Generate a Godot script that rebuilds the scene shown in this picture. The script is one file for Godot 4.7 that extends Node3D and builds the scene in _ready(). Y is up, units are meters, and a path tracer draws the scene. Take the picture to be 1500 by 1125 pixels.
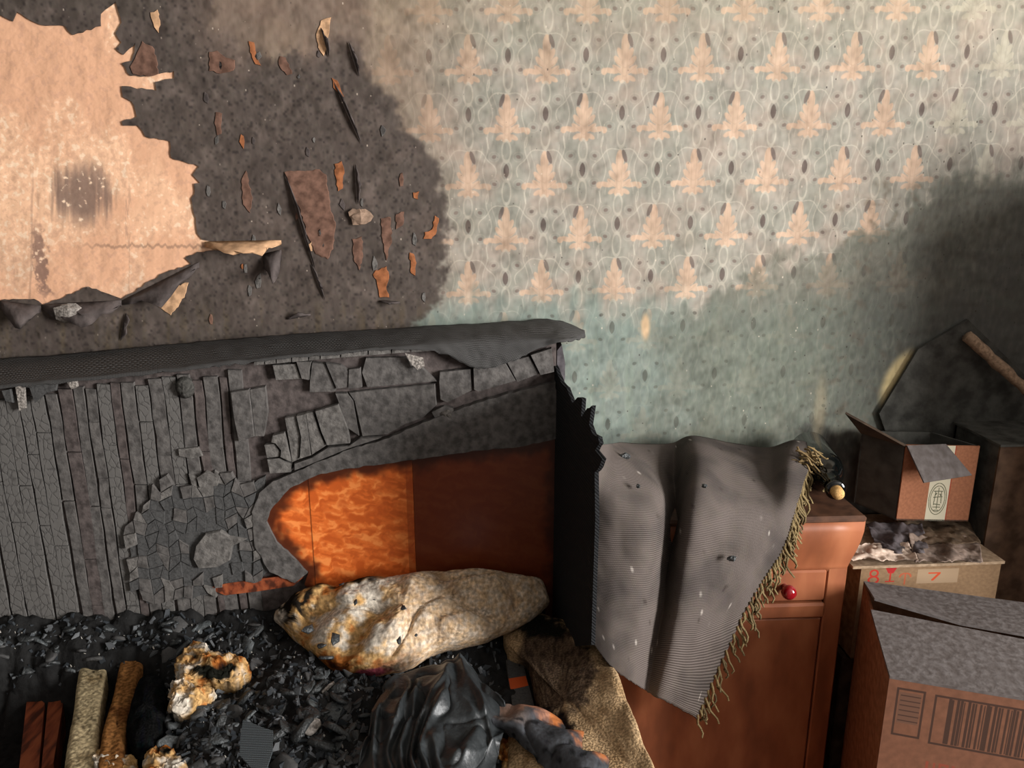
extends Node3D

# ---------------------------------------------------------------- camera numbers (picture taken to be 1500 x 1125)
const FOCAL := 1127.0
const EYE := Vector3(0.0, 1.45, 1.39)
const AX := Vector3(0.9985, 0.0145, -0.0524)
const AY := Vector3(-0.0008, 0.9675, 0.2527)
const AZ := Vector3(0.0544, -0.2523, 0.9661)
const BED := 0.655

var rng := RandomNumberGenerator.new()
var nz := FastNoiseLite.new()
var ns := FastNoiseLite.new()
var cam_basis: Basis
var M := {}
var used := {}


func ray(px: float, py: float) -> Vector3:
	return cam_basis * Vector3((px - 750.0) / FOCAL, -(py - 562.5) / FOCAL, -1.0)

func P(px: float, py: float, z: float) -> Vector3:      # the point at depth z (from the wall) seen at a pixel
	var v := ray(px, py)
	return EYE + v * ((z - EYE.z) / v.z)

func Y(px: float, py: float, y: float) -> Vector3:      # the point at height y seen at a pixel
	var v := ray(px, py)
	return EYE + v * ((y - EYE.y) / v.y)

func on_plane(px: float, py: float, o: Vector3, n: Vector3) -> Vector3:
	var v := ray(px, py)
	return EYE + v * ((o - EYE).dot(n) / v.dot(n))

func proj(p: Vector3) -> Vector2:
	var v := cam_basis.transposed() * (p - EYE)
	return Vector2(750.0 + FOCAL * v.x / -v.z, 562.5 - FOCAL * v.y / -v.z)

func n3(p: Vector3, f: float) -> float:
	return nz.get_noise_3d(p.x * f, p.y * f, p.z * f)

func sm(p: Vector3, f: float) -> float:      # the same without the finer octaves
	return ns.get_noise_3d(p.x * f, p.y * f, p.z * f)

func lin(r: float, g: float, b: float) -> Color:
	return Color(r / 255.0, g / 255.0, b / 255.0).srgb_to_linear()

func rgb(r: float, g: float, b: float) -> Color:
	return Color(r / 255.0, g / 255.0, b / 255.0)

# ---------------------------------------------------------------- nodes
func numbered(called: String) -> String:
	if not used.has(called):
		used[called] = 0
		return called
	used[called] += 1
	return "%s_%03d" % [called, used[called]]

func thing(called: String, label: String, category: String, base := Vector3.ZERO, group := "") -> Node3D:
	var o := Node3D.new()
	o.name = numbered(called)
	o.position = base
	tag(o, label, category, group)
	add_child(o)
	return o

func tag(o: Node, label: String, category: String, group := "") -> void:
	if label: o.set_meta("label", label)
	if category: o.set_meta("category", category)
	if group: o.set_meta("group", group)

func shell(called: String, label := "") -> Node3D:
	var o := Node3D.new()
	o.name = called
	o.set_meta("kind", "structure")
	if label: o.set_meta("label", label)
	add_child(o)
	return o

func part(root: Node3D, called: String, st, m: Material, label := "") -> MeshInstance3D:
	var o := MeshInstance3D.new()
	o.name = called
	var mesh: ArrayMesh = st if st is ArrayMesh else done(st)
	o.mesh = mesh
	o.material_override = m
	o.cast_shadow = GeometryInstance3D.SHADOW_CASTING_SETTING_ON
	if label: o.set_meta("label", label)
	root.add_child(o, true)
	var off := Vector3.ZERO
	var r: Node = root
	while r != self:
		if r is Node3D and not (r is MeshInstance3D): off += r.position
		r = r.get_parent()
	if not (root is MeshInstance3D): o.position = -off
	return o

func solo(called: String, st, m: Material, label: String, category: String, group := "") -> MeshInstance3D:
	var o := MeshInstance3D.new()
	o.name = numbered(called)
	o.mesh = st if st is ArrayMesh else done(st)
	o.material_override = m
	tag(o, label, category, group)
	add_child(o)
	return o

# ---------------------------------------------------------------- shapes
func new_st() -> SurfaceTool:
	var st := SurfaceTool.new()
	st.begin(Mesh.PRIMITIVE_TRIANGLES)
	return st

func done(st: SurfaceTool) -> ArrayMesh:
	st.generate_normals()
	return st.commit()

func facet(st: SurfaceTool, a: Vector3, b: Vector3, c: Vector3, n: Vector3, ua := Vector2.ZERO, ub := Vector2.ZERO, uc := Vector2.ZERO) -> void:
	if (c - a).cross(b - a).dot(n) < 0.0:
		var t := b; b = c; c = t
		var q := ub; ub = uc; uc = q
	st.set_uv(ua); st.add_vertex(a)
	st.set_uv(ub); st.add_vertex(b)
	st.set_uv(uc); st.add_vertex(c)

func plate(pts: Array, nrm: Vector3, depth: float, inset := 0.0, uvs := 1.0, into: SurfaceTool = null, col := Color.WHITE) -> SurfaceTool:
	var st := into if into else new_st()
	st.set_smooth_group(-1)
	st.set_color(col)
	nrm = nrm.normalized()
	var u := (Vector3.UP.cross(nrm) if absf(nrm.y) < 0.9 else nrm.cross(Vector3.FORWARD)).normalized()
	var v := nrm.cross(u)
	var flat := PackedVector2Array()
	for p in pts: flat.append(Vector2(p.dot(u), p.dot(v)))
	if Geometry2D.is_polygon_clockwise(flat):
		flat.reverse()
		pts = pts.duplicate()
		pts.reverse()
	var c := Vector3.ZERO
	for p in pts: c += p
	c /= pts.size()
	var front := []
	for p in pts: front.append(p.lerp(c, inset))
	var tris := Geometry2D.triangulate_polygon(flat)
	for i in range(0, tris.size(), 3):
		facet(st, front[tris[i]], front[tris[i + 1]], front[tris[i + 2]], nrm, flat[tris[i]] * uvs, flat[tris[i + 1]] * uvs, flat[tris[i + 2]] * uvs)
		facet(st, pts[tris[i]] - nrm * depth, pts[tris[i + 1]] - nrm * depth, pts[tris[i + 2]] - nrm * depth, -nrm, flat[tris[i]] * uvs, flat[tris[i + 1]] * uvs, flat[tris[i + 2]] * uvs)
	var m := pts.size()
	var shelf := depth * (0.4 if inset > 0.0 else 0.0)
	for i in m:
		var j := (i + 1) % m
		var out: Vector3 = (pts[j] - pts[i]).cross(nrm)
		var a1: Vector3 = pts[i] - nrm * shelf
		var b1: Vector3 = pts[j] - nrm * shelf
		var ua := flat[i] * uvs
		var ub := flat[j] * uvs
		if inset > 0.0:
			facet(st, front[i], front[j], b1, out + nrm, ua, ub, ub)
			facet(st, front[i], b1, a1, out + nrm, ua, ub, ua)
		var a2: Vector3 = pts[i] - nrm * depth
		var b2: Vector3 = pts[j] - nrm * depth
		var dv := Vector2(0, depth * uvs)
		facet(st, a1, b1, b2, out, ua, ub, ub + dv)
		facet(st, a1, b2, a2, out, ua, ub + dv, ua + dv)
	return st

func box(lo: Vector3, hi: Vector3, bevel := 0.0, into: SurfaceTool = null, col := Color.WHITE) -> SurfaceTool:
	# a chamfered box: six faces, twelve chamfers and eight corners
	var st := into if into else new_st()
	st.set_smooth_group(-1)
	st.set_color(col)
	var c := (lo + hi) * 0.5
	var h := (hi - lo) * 0.5
	var b := minf(bevel, minf(h.x, minf(h.y, h.z)) * 0.9)
	for ax in 3:
		for s in [-1.0, 1.0]:
			var n := Vector3.ZERO; n[ax] = s
			var i := (ax + 1) % 3
			var j := (ax + 2) % 3
			var q := []
			for k in [[-1, -1], [1, -1], [1, 1], [-1, 1]]:
				var p := Vector3.ZERO
				p[ax] = s * h[ax]; p[i] = k[0] * (h[i] - b); p[j] = k[1] * (h[j] - b)
				q.append(c + p)
			var uv := []
			for p in q: uv.append(Vector2(p[i], p[j]) if ax != 0 else Vector2(p[j], p[i]))
			facet(st, q[0], q[1], q[2], n, uv[0], uv[1], uv[2])
			facet(st, q[0], q[2], q[3], n, uv[0], uv[2], uv[3])
	if b > 0.0:
		for ax in 3:
			var i := (ax + 1) % 3
			var j := (ax + 2) % 3
			for si in [-1.0, 1.0]:
				for sj in [-1.0, 1.0]:
					var n := Vector3.ZERO; n[i] = si; n[j] = sj
					var q := []
					for k in [[-1, 0], [1, 0], [1, 1], [-1, 1]]:
						var p := Vector3.ZERO
						p[ax] = k[0] * (h[ax] - b)
						p[i] = si * (h[i] - (b if k[1] else 0.0)); p[j] = sj * (h[j] - (0.0 if k[1] else b))
						q.append(c + p)
					facet(st, q[0], q[1], q[2], n)
					facet(st, q[0], q[2], q[3], n)
		for sx in [-1.0, 1.0]:
			for sy in [-1.0, 1.0]:
				for sz in [-1.0, 1.0]:
					var n := Vector3(sx, sy, sz)
					facet(st, c + n * Vector3(h.x, h.y - b, h.z - b), c + n * Vector3(h.x - b, h.y, h.z - b), c + n * Vector3(h.x - b, h.y - b, h.z), n)
	return st

func moved(st: SurfaceTool, t: Transform3D) -> SurfaceTool:
	var r := new_st()
	r.append_from(done(st), 0, t)
	return r

func sheet(rows: Array, thick: float, uvk := Vector2.ONE, cols = null) -> SurfaceTool:
	# a cloth or card: rows of points, with thickness
	var st := new_st()
	st.set_smooth_group(0)
	var a := rows.size()
	var b: int = rows[0].size()
	var nr := []
	for i in a:
		var line := []
		for j in b:
			var du: Vector3 = rows[i][mini(j + 1, b - 1)] - rows[i][maxi(j - 1, 0)]
			var dv: Vector3 = rows[mini(i + 1, a - 1)][j] - rows[maxi(i - 1, 0)][j]
			line.append(dv.cross(du).normalized())
		nr.append(line)
	for side in [0.5, -0.5]:
		for i in a:
			for j in b:
				if cols != null: st.set_color(cols[i][j])
				st.set_uv(Vector2(j * uvk.x / (b - 1), i * uvk.y / (a - 1)))
				st.add_vertex(rows[i][j] + nr[i][j] * thick * side)
	var half := a * b
	for i in a - 1:
		for j in b - 1:
			var k := i * b + j
			for t in [[k, k + 1, k + b + 1], [k, k + b + 1, k + b]]:
				# front towards nr
				st.add_index(t[0]); st.add_index(t[1]); st.add_index(t[2])
				st.add_index(t[0] + half); st.add_index(t[2] + half); st.add_index(t[1] + half)
	var rim := []
	for j in b: rim.append(j)
	for i in range(1, a): rim.append(i * b + b - 1)
	for j in range(b - 2, -1, -1): rim.append((a - 1) * b + j)
	for i in range(a - 2, 0, -1): rim.append(i * b)
	for q in rim.size():
		var k: int = rim[q]
		var l: int = rim[(q + 1) % rim.size()]
		for t in [[k, k + half, l + half], [k, l + half, l]]:
			st.add_index(t[0]); st.add_index(t[1]); st.add_index(t[2])
	return st

func resample(outline: Array, segs: int) -> Array:
	var total := 0.0
	var m := outline.size()
	for i in m: total += outline[i].distance_to(outline[(i + 1) % m])
	var r := []
	var i := 0
	var acc := 0.0
	for k in segs:
		var want := total * k / segs
		while acc + outline[i].distance_to(outline[(i + 1) % m]) < want and i < m - 1:
			acc += outline[i].distance_to(outline[(i + 1) % m])
			i += 1
		var l: float = outline[i].distance_to(outline[(i + 1) % m])
		r.append(outline[i].lerp(outline[(i + 1) % m], clampf((want - acc) / maxf(l, 1e-5), 0, 1)))
	var s := []
	for k in segs: s.append((r[k] * 2.0 + r[(k + 1) % segs] + r[(k + segs - 1) % segs]) * 0.25)
	return s

func blob(outline: Array, up: Vector3, h: float, rings: int, segs: int, power: float, disp: Callable, colf: Callable, skirt := 0.02) -> SurfaceTool:
	var o := resample(outline, segs)
	var c := Vector3.ZERO
	for p in o: c += p
	c /= segs
	var st := new_st()
	st.set_smooth_group(0)
	up = up.normalized()
	var put := func(r: float, k: int):
		var p: Vector3 = c.lerp(o[k % segs], r)
		p += up * h * pow(maxf(1.0 - pow(r, 2.4), 0.0), power)
		var q: Vector3 = p + disp.call(p, r)
		st.set_color(colf.call(q, r))
		st.set_uv(Vector2(p.x, p.z))
		st.add_vertex(q)
	for i in rings:
		for k in segs: put.call(sin(PI * 0.5 * (i + 1) / rings), k)
	put.call(0.0, 0)
	for k in segs:
		st.set_color(colf.call(o[k], 1.0))
		st.set_uv(Vector2(o[k].x, o[k].z))
		st.add_vertex(o[k].lerp(c, 0.06) - up * skirt)
	st.set_color(colf.call(c, 1.0))
	st.add_vertex(c - up * skirt)
	var top := rings * segs
	var low := top + 1
	# which way round the outline runs, seen from above
	var area := Vector3.ZERO
	for k in segs: area += (o[k] - c).cross(o[(k + 1) % segs] - c)
	var flip := area.dot(up) > 0.0
	var f := func(x: int, y: int, z: int):
		st.add_index(x); st.add_index(z if flip else y); st.add_index(y if flip else z)
	for k in segs:
		var l := (k + 1) % segs
		f.call(top, k, l)
		for i in rings - 1:
			f.call(i * segs + k, (i + 1) * segs + k, (i + 1) * segs + l)
			f.call(i * segs + k, (i + 1) * segs + l, i * segs + l)
		var e := (rings - 1) * segs
		f.call(e + k, low + k, low + l)
		f.call(e + k, low + l, e + l)
		f.call(low + segs, low + l, low + k)
	return st

func tube(path: Array, radii: Array, sides: int, into: SurfaceTool = null, col := Color.WHITE) -> SurfaceTool:
	var st := into if into else new_st()
	st.set_smooth_group(0)
	st.set_color(col)
	var rings := []
	var side := Vector3.UP
	for i in path.size():
		var d: Vector3 = (path[mini(i + 1, path.size() - 1)] - path[maxi(i - 1, 0)]).normalized()
		if absf(d.dot(side)) > 0.95: side = Vector3.RIGHT if absf(d.x) < 0.9 else Vector3.BACK
		var u := (side - d * side.dot(d)).normalized()
		side = u
		var v := d.cross(u)
		var ring := []
		for k in sides:
			var a := TAU * k / sides
			ring.append(path[i] + (u * cos(a) + v * sin(a)) * radii[i])
		rings.append(ring)
	for i in path.size() - 1:
		for k in sides:
			var l := (k + 1) % sides
			var out: Vector3 = rings[i][k] + rings[i][l] - path[i] * 2.0
			facet(st, rings[i][k], rings[i + 1][k], rings[i + 1][l], out)
			facet(st, rings[i][k], rings[i + 1][l], rings[i][l], out)
	for e in [0, path.size() - 1]:
		var out: Vector3 = path[0] - path[1] if e == 0 else path[e] - path[e - 1]
		for k in sides: facet(st, path[e], rings[e][k], rings[e][(k + 1) % sides], out)
	return st

func lathe(profile: Array, segs: int, at: Vector3, axis: Vector3) -> SurfaceTool:
	# profile: Vector2(radius, distance along the axis)
	var st := new_st()
	st.set_smooth_group(0)
	axis = axis.normalized()
	var u := (axis.cross(Vector3.UP) if absf(axis.y) < 0.9 else axis.cross(Vector3.RIGHT)).normalized()
	var v := axis.cross(u)
	for i in profile.size() - 1:
		for k in segs:
			var q := []
			for e in [[i, k], [i + 1, k], [i + 1, k + 1], [i, k + 1]]:
				var a: float = TAU * (e[1] % segs) / segs
				q.append(at + axis * profile[e[0]].y + (u * cos(a) + v * sin(a)) * profile[e[0]].x)
			var d: Vector2 = profile[i + 1] - profile[i]
			var a := TAU * (k + 0.5) / segs
			var out := (u * cos(a) + v * sin(a)) * d.y - axis * d.x
			if profile[i + 1].x > 1e-5: facet(st, q[0], q[1], q[2], out)
			if profile[i].x > 1e-5: facet(st, q[0], q[2], q[3], out)
	return st

# ---------------------------------------------------------------- materials and computed textures
func mat(c: Color, rough := 0.9, spec := 0.3) -> StandardMaterial3D:
	var m := StandardMaterial3D.new()
	m.albedo_color = c
	m.roughness = rough
	m.metallic_specular = spec
	return m

func vmat(rough := 0.9, spec := 0.25) -> StandardMaterial3D:
	var m := mat(Color.WHITE, rough, spec)
	m.vertex_color_use_as_albedo = true
	return m

func noise_image(size: int, sd: int, freq: float, octaves := 4, kind := FastNoiseLite.TYPE_SIMPLEX_SMOOTH) -> Image:
	var n := FastNoiseLite.new()
	n.noise_type = kind
	n.seed = sd
	n.frequency = freq
	n.fractal_octaves = octaves
	return n.get_seamless_image(size, size, false, false, 0.15)

func ramp_texture(img: Image, stops: Array) -> ImageTexture:
	# stops: [position, Color] in order
	var data := img.get_data()
	var lut := []
	for v in 256:
		var t := v / 255.0
		var c: Color = stops[0][1]
		for k in stops.size() - 1:
			if t >= stops[k][0]:
				c = stops[k][1].lerp(stops[k + 1][1], clampf((t - stops[k][0]) / maxf(stops[k + 1][0] - stops[k][0], 1e-4), 0, 1))
		lut.append([int(c.r * 255), int(c.g * 255), int(c.b * 255)])
	var out := PackedByteArray()
	out.resize(data.size() * 3)
	for i in data.size():
		var e: Array = lut[data[i]]
		out[i * 3] = e[0]; out[i * 3 + 1] = e[1]; out[i * 3 + 2] = e[2]
	return finish(Image.create_from_data(img.get_width(), img.get_height(), false, Image.FORMAT_RGB8, out))

func finish(img: Image) -> ImageTexture:
	img.generate_mipmaps()
	return ImageTexture.create_from_image(img)

func bump_texture(img: Image, strength: float) -> ImageTexture:
	var b := img.duplicate()
	b.convert(Image.FORMAT_RGBA8)
	b.bump_map_to_normal_map(strength)
	return finish(b)

func tri_mat(m: StandardMaterial3D, scale: float, tex: Texture2D, bump: Texture2D = null, depth := 1.0) -> StandardMaterial3D:
	m.uv1_triplanar = true
	m.uv1_world_triplanar = true
	m.uv1_scale = Vector3.ONE * scale
	if tex: m.albedo_texture = tex
	if bump:
		m.normal_enabled = true
		m.normal_texture = bump
		m.normal_scale = depth
	return m

func sd_poly(p: Vector2, poly: Array) -> float:
	var d := 1e9
	var inside := false
	var j := poly.size() - 1
	for i in poly.size():
		var a: Vector2 = poly[i]
		var b: Vector2 = poly[j]
		var e := b - a
		var w := p - a
		d = minf(d, (w - e * clampf(w.dot(e) / e.dot(e), 0, 1)).length_squared())
		if (a.y > p.y) != (b.y > p.y) and p.x < (b.x - a.x) * (p.y - a.y) / (b.y - a.y) + a.x: inside = not inside
		j = i
	return -sqrt(d) if inside else sqrt(d)

func ss(a: float, b: float, x: float) -> float:
	return smoothstep(a, b, x) if a < b else 1.0 - smoothstep(b, a, x)

func in_ell(p: Vector2, c: Vector2, r: Vector2, deg: float) -> float:
	var q := (p - c).rotated(-deg_to_rad(deg))
	return Vector2(q.x / r.x, q.y / r.y).length()

func stamp(w: int, h: int, k: float, colour: Callable) -> Image:
	# an RGBA stamp, k texture pixels to a pattern unit, two by two samples a pixel
	var img := Image.create(w, h, false, Image.FORMAT_RGBA8)
	for y in h:
		for x in w:
			var acc := Color(0, 0, 0, 0)
			for s in [Vector2(0.25, 0.25), Vector2(0.75, 0.75), Vector2(0.75, 0.25), Vector2(0.25, 0.75)]:
				var c: Color = colour.call((Vector2(x - w * 0.5, y - h * 0.5) + s) / k)
				acc += Color(c.r * c.a, c.g * c.a, c.b * c.a, c.a) * 0.25
			if acc.a > 0.003: img.set_pixel(x, y, Color(acc.r / acc.a, acc.g / acc.a, acc.b / acc.a, acc.a))
	return img

const TX0 := -0.95
const TX1 := 1.25
const TY0 := 0.75
const TY1 := 1.85

func wallpaper_texture() -> ImageTexture:
	var w := 2048
	var h := 1024
	var ppm := w / (TX1 - TX0)
	var img := Image.create(w, h, false, Image.FORMAT_RGBA8)
	img.fill(rgb(150, 145, 134))
	# mottle of the paper ground
	var mott := noise_image(512, 5, 0.012, 5)
	var md := mott.get_data()
	var mi := PackedByteArray()
	mi.resize(512 * 512 * 4)
	for i in md.size():
		var v := md[i]
		var up := v > 128
		mi[i * 4] = 176 if up else 120; mi[i * 4 + 1] = 152 if up else 126; mi[i * 4 + 2] = 136 if up else 114
		mi[i * 4 + 3] = mini(absi(v - 128), 70)
	var mot := Image.create_from_data(512, 512, false, Image.FORMAT_RGBA8, mi)
	for a in 4:
		for b in 2: img.blend_rect(mot, Rect2i(0, 0, 512, 512), Vector2i(a * 512, b * 512))
	# printed pattern
	var o := P(858.4, 80.9, 0)
	var gu := (P(1414.8, 76.3, 0) - o) / 5.0
	var gv := (P(844.1, 480.3, 0) - o) / 5.0
	var k := ppm * 0.1325 / 113.0
	var pale := rgb(192, 184, 168)
	var oval_stamp := stamp(int(100 * k), int(124 * k), k, func(p: Vector2) -> Color:
		if absf(p.x) < 4.2 * pow(maxf(1.0 - pow(absf(p.y) / 10.0, 2.0), 0.0), 0.7): return Color(rgb(92, 81, 76), 0.85)
		for s in [Vector2(-18, -20), Vector2(18, -20), Vector2(-18, 19), Vector2(18, 19)]:
			if in_ell(p, s, Vector2(3.4, 2.6), -20.0 * signf(s.x) * signf(s.y)) < 1.0: return Color(rgb(112, 99, 92), 0.75)
			if absf(in_ell(p, s, Vector2(8.0, 7.0), 0) - 1.0) < 0.1: return Color(pale, 0.22)
		if absf(in_ell(p, Vector2(0, -28), Vector2(6.5, 15), 0) - 1.0) < 0.16: return Color(pale, 0.5)
		if absf(in_ell(p, Vector2(0, 31), Vector2(6.5, 17), 0) - 1.0) < 0.16: return Color(pale, 0.5)
		if absf(in_ell(p, Vector2.ZERO, Vector2(8.5, 15), 0) - 1.0) < 0.1: return Color(pale, 0.35)
		var x := absf(p.x)
		if absf(x - (31.0 + 4.0 * cos(p.y * 0.09))) < 0.8 and absf(p.y) < 48.0: return Color(pale, 0.5)
		if absf(x - (39.0 + 4.0 * cos(p.y * 0.09))) < 0.8 and absf(p.y) < 36.0: return Color(pale, 0.34)
		return Color(0, 0, 0, 0))
	var palm := func(leaf: Color, side: float) -> Image:
		return stamp(int(100 * k), int(110 * k), k, func(p: Vector2) -> Color:
			if in_ell(p, Vector2(7.0 * side, -33), Vector2(3.2, 9.5), -18.0 * side) < 1.0: return Color(rgb(104, 92, 86), 0.8)
			var x := absf(p.x)
			var q := Vector2(x, p.y)
			var hit := false
			for e in [[0, -27, 6, 15, 0], [7, -15, 4, 9, 25], [10, -5, 4, 9, 38], [0, 2, 6.5, 21, 0], [10, 6, 3.6, 10, 56], [20, 8, 11, 3.8, -10], [30, 9, 4.5, 4.8, 0], [10, 18, 7, 3.4, 28], [4, 20, 3.5, 5, 0]]:
				if in_ell(q, Vector2(e[0], e[1]), Vector2(e[2], e[3]), e[4]) < 1.0:
					hit = true
					break
			if hit:
				# veins of the leaf
				var vein := absf(x - 3.0 - (20.0 - p.y) * 0.02) < 0.7 or absf(p.y - 16.0 + x * 0.9) < 0.9 or absf(p.y - 4.0 + x * 0.55) < 0.8
				return Color(leaf.darkened(0.06) if vein else leaf, 0.72)
			var r := in_ell(p, Vector2(0, -4), Vector2(41, 40), 0)
			if p.y < -4.0 and absf(r + 0.05 * cos(atan2(p.y, p.x) * 8.0) - 1.0) < 0.022: return Color(pale, 0.5)
			return Color(0, 0, 0, 0))
	var palms := [palm.call(rgb(200, 166, 140), 1.0), palm.call(rgb(200, 166, 140), -1.0), palm.call(rgb(174, 168, 150), 1.0), palm.call(rgb(174, 168, 150), -1.0)]
	for row in range(-2, 9):
		for col in range(-9, 9):
			var c := col + (0.5 if posmod(row, 2) == 1 else 0.0)
			var at := o + gu * c + gv * row
			var t := Vector2((at.x - TX0) * ppm, (TY1 - at.y) * ppm)
			if t.x > -80 and t.x < w + 80 and t.y > -80 and t.y < h + 80:
				img.blend_rect(oval_stamp, Rect2i(Vector2i.ZERO, oval_stamp.get_size()), Vector2i((t - Vector2(oval_stamp.get_size()) * 0.5).round()))
			at = o + gu * (c + 0.5) + gv * (row + 0.17)
			t = Vector2((at.x - TX0) * ppm, (TY1 - at.y) * ppm)
			if t.x > -80 and t.x < w + 80 and t.y > -80 and t.y < h + 80:
				var pm: Image = palms[(0 if at.x < 0.8 else 2) + posmod(row, 2)]
				img.blend_rect(pm, Rect2i(Vector2i.ZERO, pm.get_size()), Vector2i((t - Vector2(pm.get_size()) * 0.5).round()))
	# smoke, water and soot on the paper, with some light and shade painted in, where the photograph shows them
	var burnt := [Vector2(190, -60), Vector2(330, -60), Vector2(310, 30), Vector2(400, 95), Vector2(500, 50), Vector2(528, 60), Vector2(545, 118), Vector2(575, 140), Vector2(592, 190), Vector2(640, 232), Vector2(657, 330), Vector2(650, 400), Vector2(642, 445), Vector2(600, 480), Vector2(560, 560), Vector2(-120, 640), Vector2(-160, 420), Vector2(-160, -60)]
	var sw := 640
	var sh := 320
	var bytes := PackedByteArray()
	bytes.resize(sw * sh * 4)
	for j in sh:
		for i in sw:
			var wx := TX0 + (i + 0.5) / sw * (TX1 - TX0)
			var wy := TY1 - (j + 0.5) / sh * (TY1 - TY0)
			var q := proj(Vector3(wx, wy, 0))
			var n1 := nz.get_noise_2d(q.x * 0.010, q.y * 0.010 + 40.0)
			var n2 := nz.get_noise_2d(q.x * 0.035 + 90.0, q.y * 0.035)
			var n4 := nz.get_noise_2d(q.x * 0.11, q.y * 0.11 + 300.0)
			var drip := nz.get_noise_2d(q.x * 0.05 + 7.0, q.y * 0.004)
			var X := q.x + n1 * 40.0 + n2 * 16.0
			var Yy := q.y + n1 * 30.0 + n2 * 14.0 + drip * 22.0
			var col := Vector3.ZERO
			var keep := 1.0
			var layers := []
			layers.append([Vector3(126, 106, 90), ss(760, 560, X + Yy * 0.12) * 0.72 + 0.2 * ss(0.0, 0.8, n1)])
			layers.append([Vector3(150, 138, 112), ss(160, -40, Yy) * 0.25])
			layers.append([Vector3(114, 130, 123), ss(412, 480, Yy - maxf(0.0, 700 - q.x) * 0.1) * 0.72])
			layers.append([Vector3(132, 142, 126), ss(0.1, 0.7, drip) * 0.4 * ss(430, 520, Yy)])
			# darker damp and sooty patch towards the right, shade painted into it
			var edge := 455.0 - maxf(0.0, X - 960.0) * 0.42
			layers.append([Vector3(98, 100, 90), ss(edge - 10, edge + 26, Yy) * ss(930, 1010, X) * 0.66])
			layers.append([Vector3(112, 96, 80), ss(0.15, 0.6, n2) * ss(1150, 1280, X) * ss(220, 330, Yy) * 0.45])
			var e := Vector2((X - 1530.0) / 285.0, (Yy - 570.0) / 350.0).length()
			layers.append([Vector3(82, 82, 78), ss(1.25, 0.5, e) * 0.93])  # soot at the right, with shade and greyish haze painted in
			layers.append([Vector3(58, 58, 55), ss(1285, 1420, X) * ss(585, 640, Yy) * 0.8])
			layers.append([Vector3(56, 56, 53), ss(612, 650, Yy) * ss(1130, 1230, X) * 0.85])  # darker tone low down at the right
			# pale spots of unsooted paper; the first has sunlight painted in
			layers.append([Vector3(222, 200, 146), ss(1.0, 0.55, in_ell(q, Vector2(1316, 556), Vector2(26, 58), 28)) * 0.8])
			layers.append([Vector3(205, 170, 132), ss(1.0, 0.4, in_ell(q, Vector2(945, 478), Vector2(9, 26), 0)) * 0.8])
			layers.append([Vector3(150, 140, 116), ss(1.0, 0.3, in_ell(q, Vector2(1200, 600), Vector2(14, 70), 6)) * 0.6])
			# burnt paper on the left
			var d := sd_poly(q + Vector2(n2 * 14.0 + n4 * 6.0, n1 * 20.0 + n4 * 6.0), burnt)
			layers.append([Vector3(80, 72, 67), ss(9.0, -9.0, d) * (0.97 - 0.35 * ss(90, -30, q.y + n2 * 60.0) * ss(300, 420, q.x))])
			layers.append([Vector3(106, 94, 87), ss(0.05, 0.7, n1 + n2 * 0.5) * 0.6 * ss(9, -30, d)])
			layers.append([Vector3(112, 96, 86), ss(120, 40, q.y + n1 * 50.0) * ss(240, 330, q.x) * ss(560, 520, q.x) * 0.7])
			layers.append([Vector3(92, 80, 64), ss(0.05, 0.6, drip + n4 * 0.3) * 0.55 * ss(425, 470, q.y) * ss(8, -20, d)])
			layers.append([Vector3(40, 36, 35), ss(0.25, 0.55, n4) * 0.5 * ss(9, -30, d)])
			for L in layers:
				var a: float = clampf(L[1], 0, 1)
				col = col * (1.0 - a) + L[0] * a
				keep *= 1.0 - a
			var alpha := 1.0 - keep
			if alpha > 0.004: col /= alpha
			var b := (j * sw + i) * 4
			bytes[b] = int(clampf(col.x, 0, 255)); bytes[b + 1] = int(clampf(col.y, 0, 255)); bytes[b + 2] = int(clampf(col.z, 0, 255)); bytes[b + 3] = int(alpha * 255)
	var stain := Image.create_from_data(sw, sh, false, Image.FORMAT_RGBA8, bytes)
	stain.resize(w, h, Image.INTERPOLATE_CUBIC)
	img.blend_rect(stain, Rect2i(0, 0, w, h), Vector2i.ZERO)
	# the pattern still shows faintly through the damp
	var ghost: Image = oval_stamp.duplicate()
	for y in ghost.get_height():
		for x in ghost.get_width():
			var c := ghost.get_pixel(x, y)
			ghost.set_pixel(x, y, Color(rgb(78, 76, 68), c.a * .5) if c.r < .55 else Color(c, c.a * .12))
	for row in range(5, 8):
		for col in range(-1, 6):
			var at := o + gu * (col + (0.5 if posmod(row, 2) == 1 else 0.0)) + gv * row
			if proj(at).x > 1340: continue
			img.blend_rect(ghost, Rect2i(Vector2i.ZERO, ghost.get_size()), Vector2i((Vector2((at.x - TX0) * ppm, (TY1 - at.y) * ppm) - Vector2(ghost.get_size()) * 0.5).round()))
	# streaked grain of the smoked paper
	var gr := noise_image(512, 44, 0.07, 5)
	gr.resize(512, 160, Image.INTERPOLATE_BILINEAR)
	var gs := Image.create(512, 160, false, Image.FORMAT_RGBA8)
	for y in 160:
		for x in 512:
			var v: float = gr.get_pixel(x, y).r - 0.5
			gs.set_pixel(x, y, Color(0.8, 0.74, 0.68, clampf(v * 0.25, 0, 0.08)) if v > 0 else Color(0.10, 0.09, 0.08, clampf(-v * 0.28, 0, 0.1)))
	gs.resize(512, 1024, Image.INTERPOLATE_CUBIC)
	for a in 4: img.blend_rect(gs, Rect2i(0, 0, 512, 1024), Vector2i(a * 512, 0))
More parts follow.
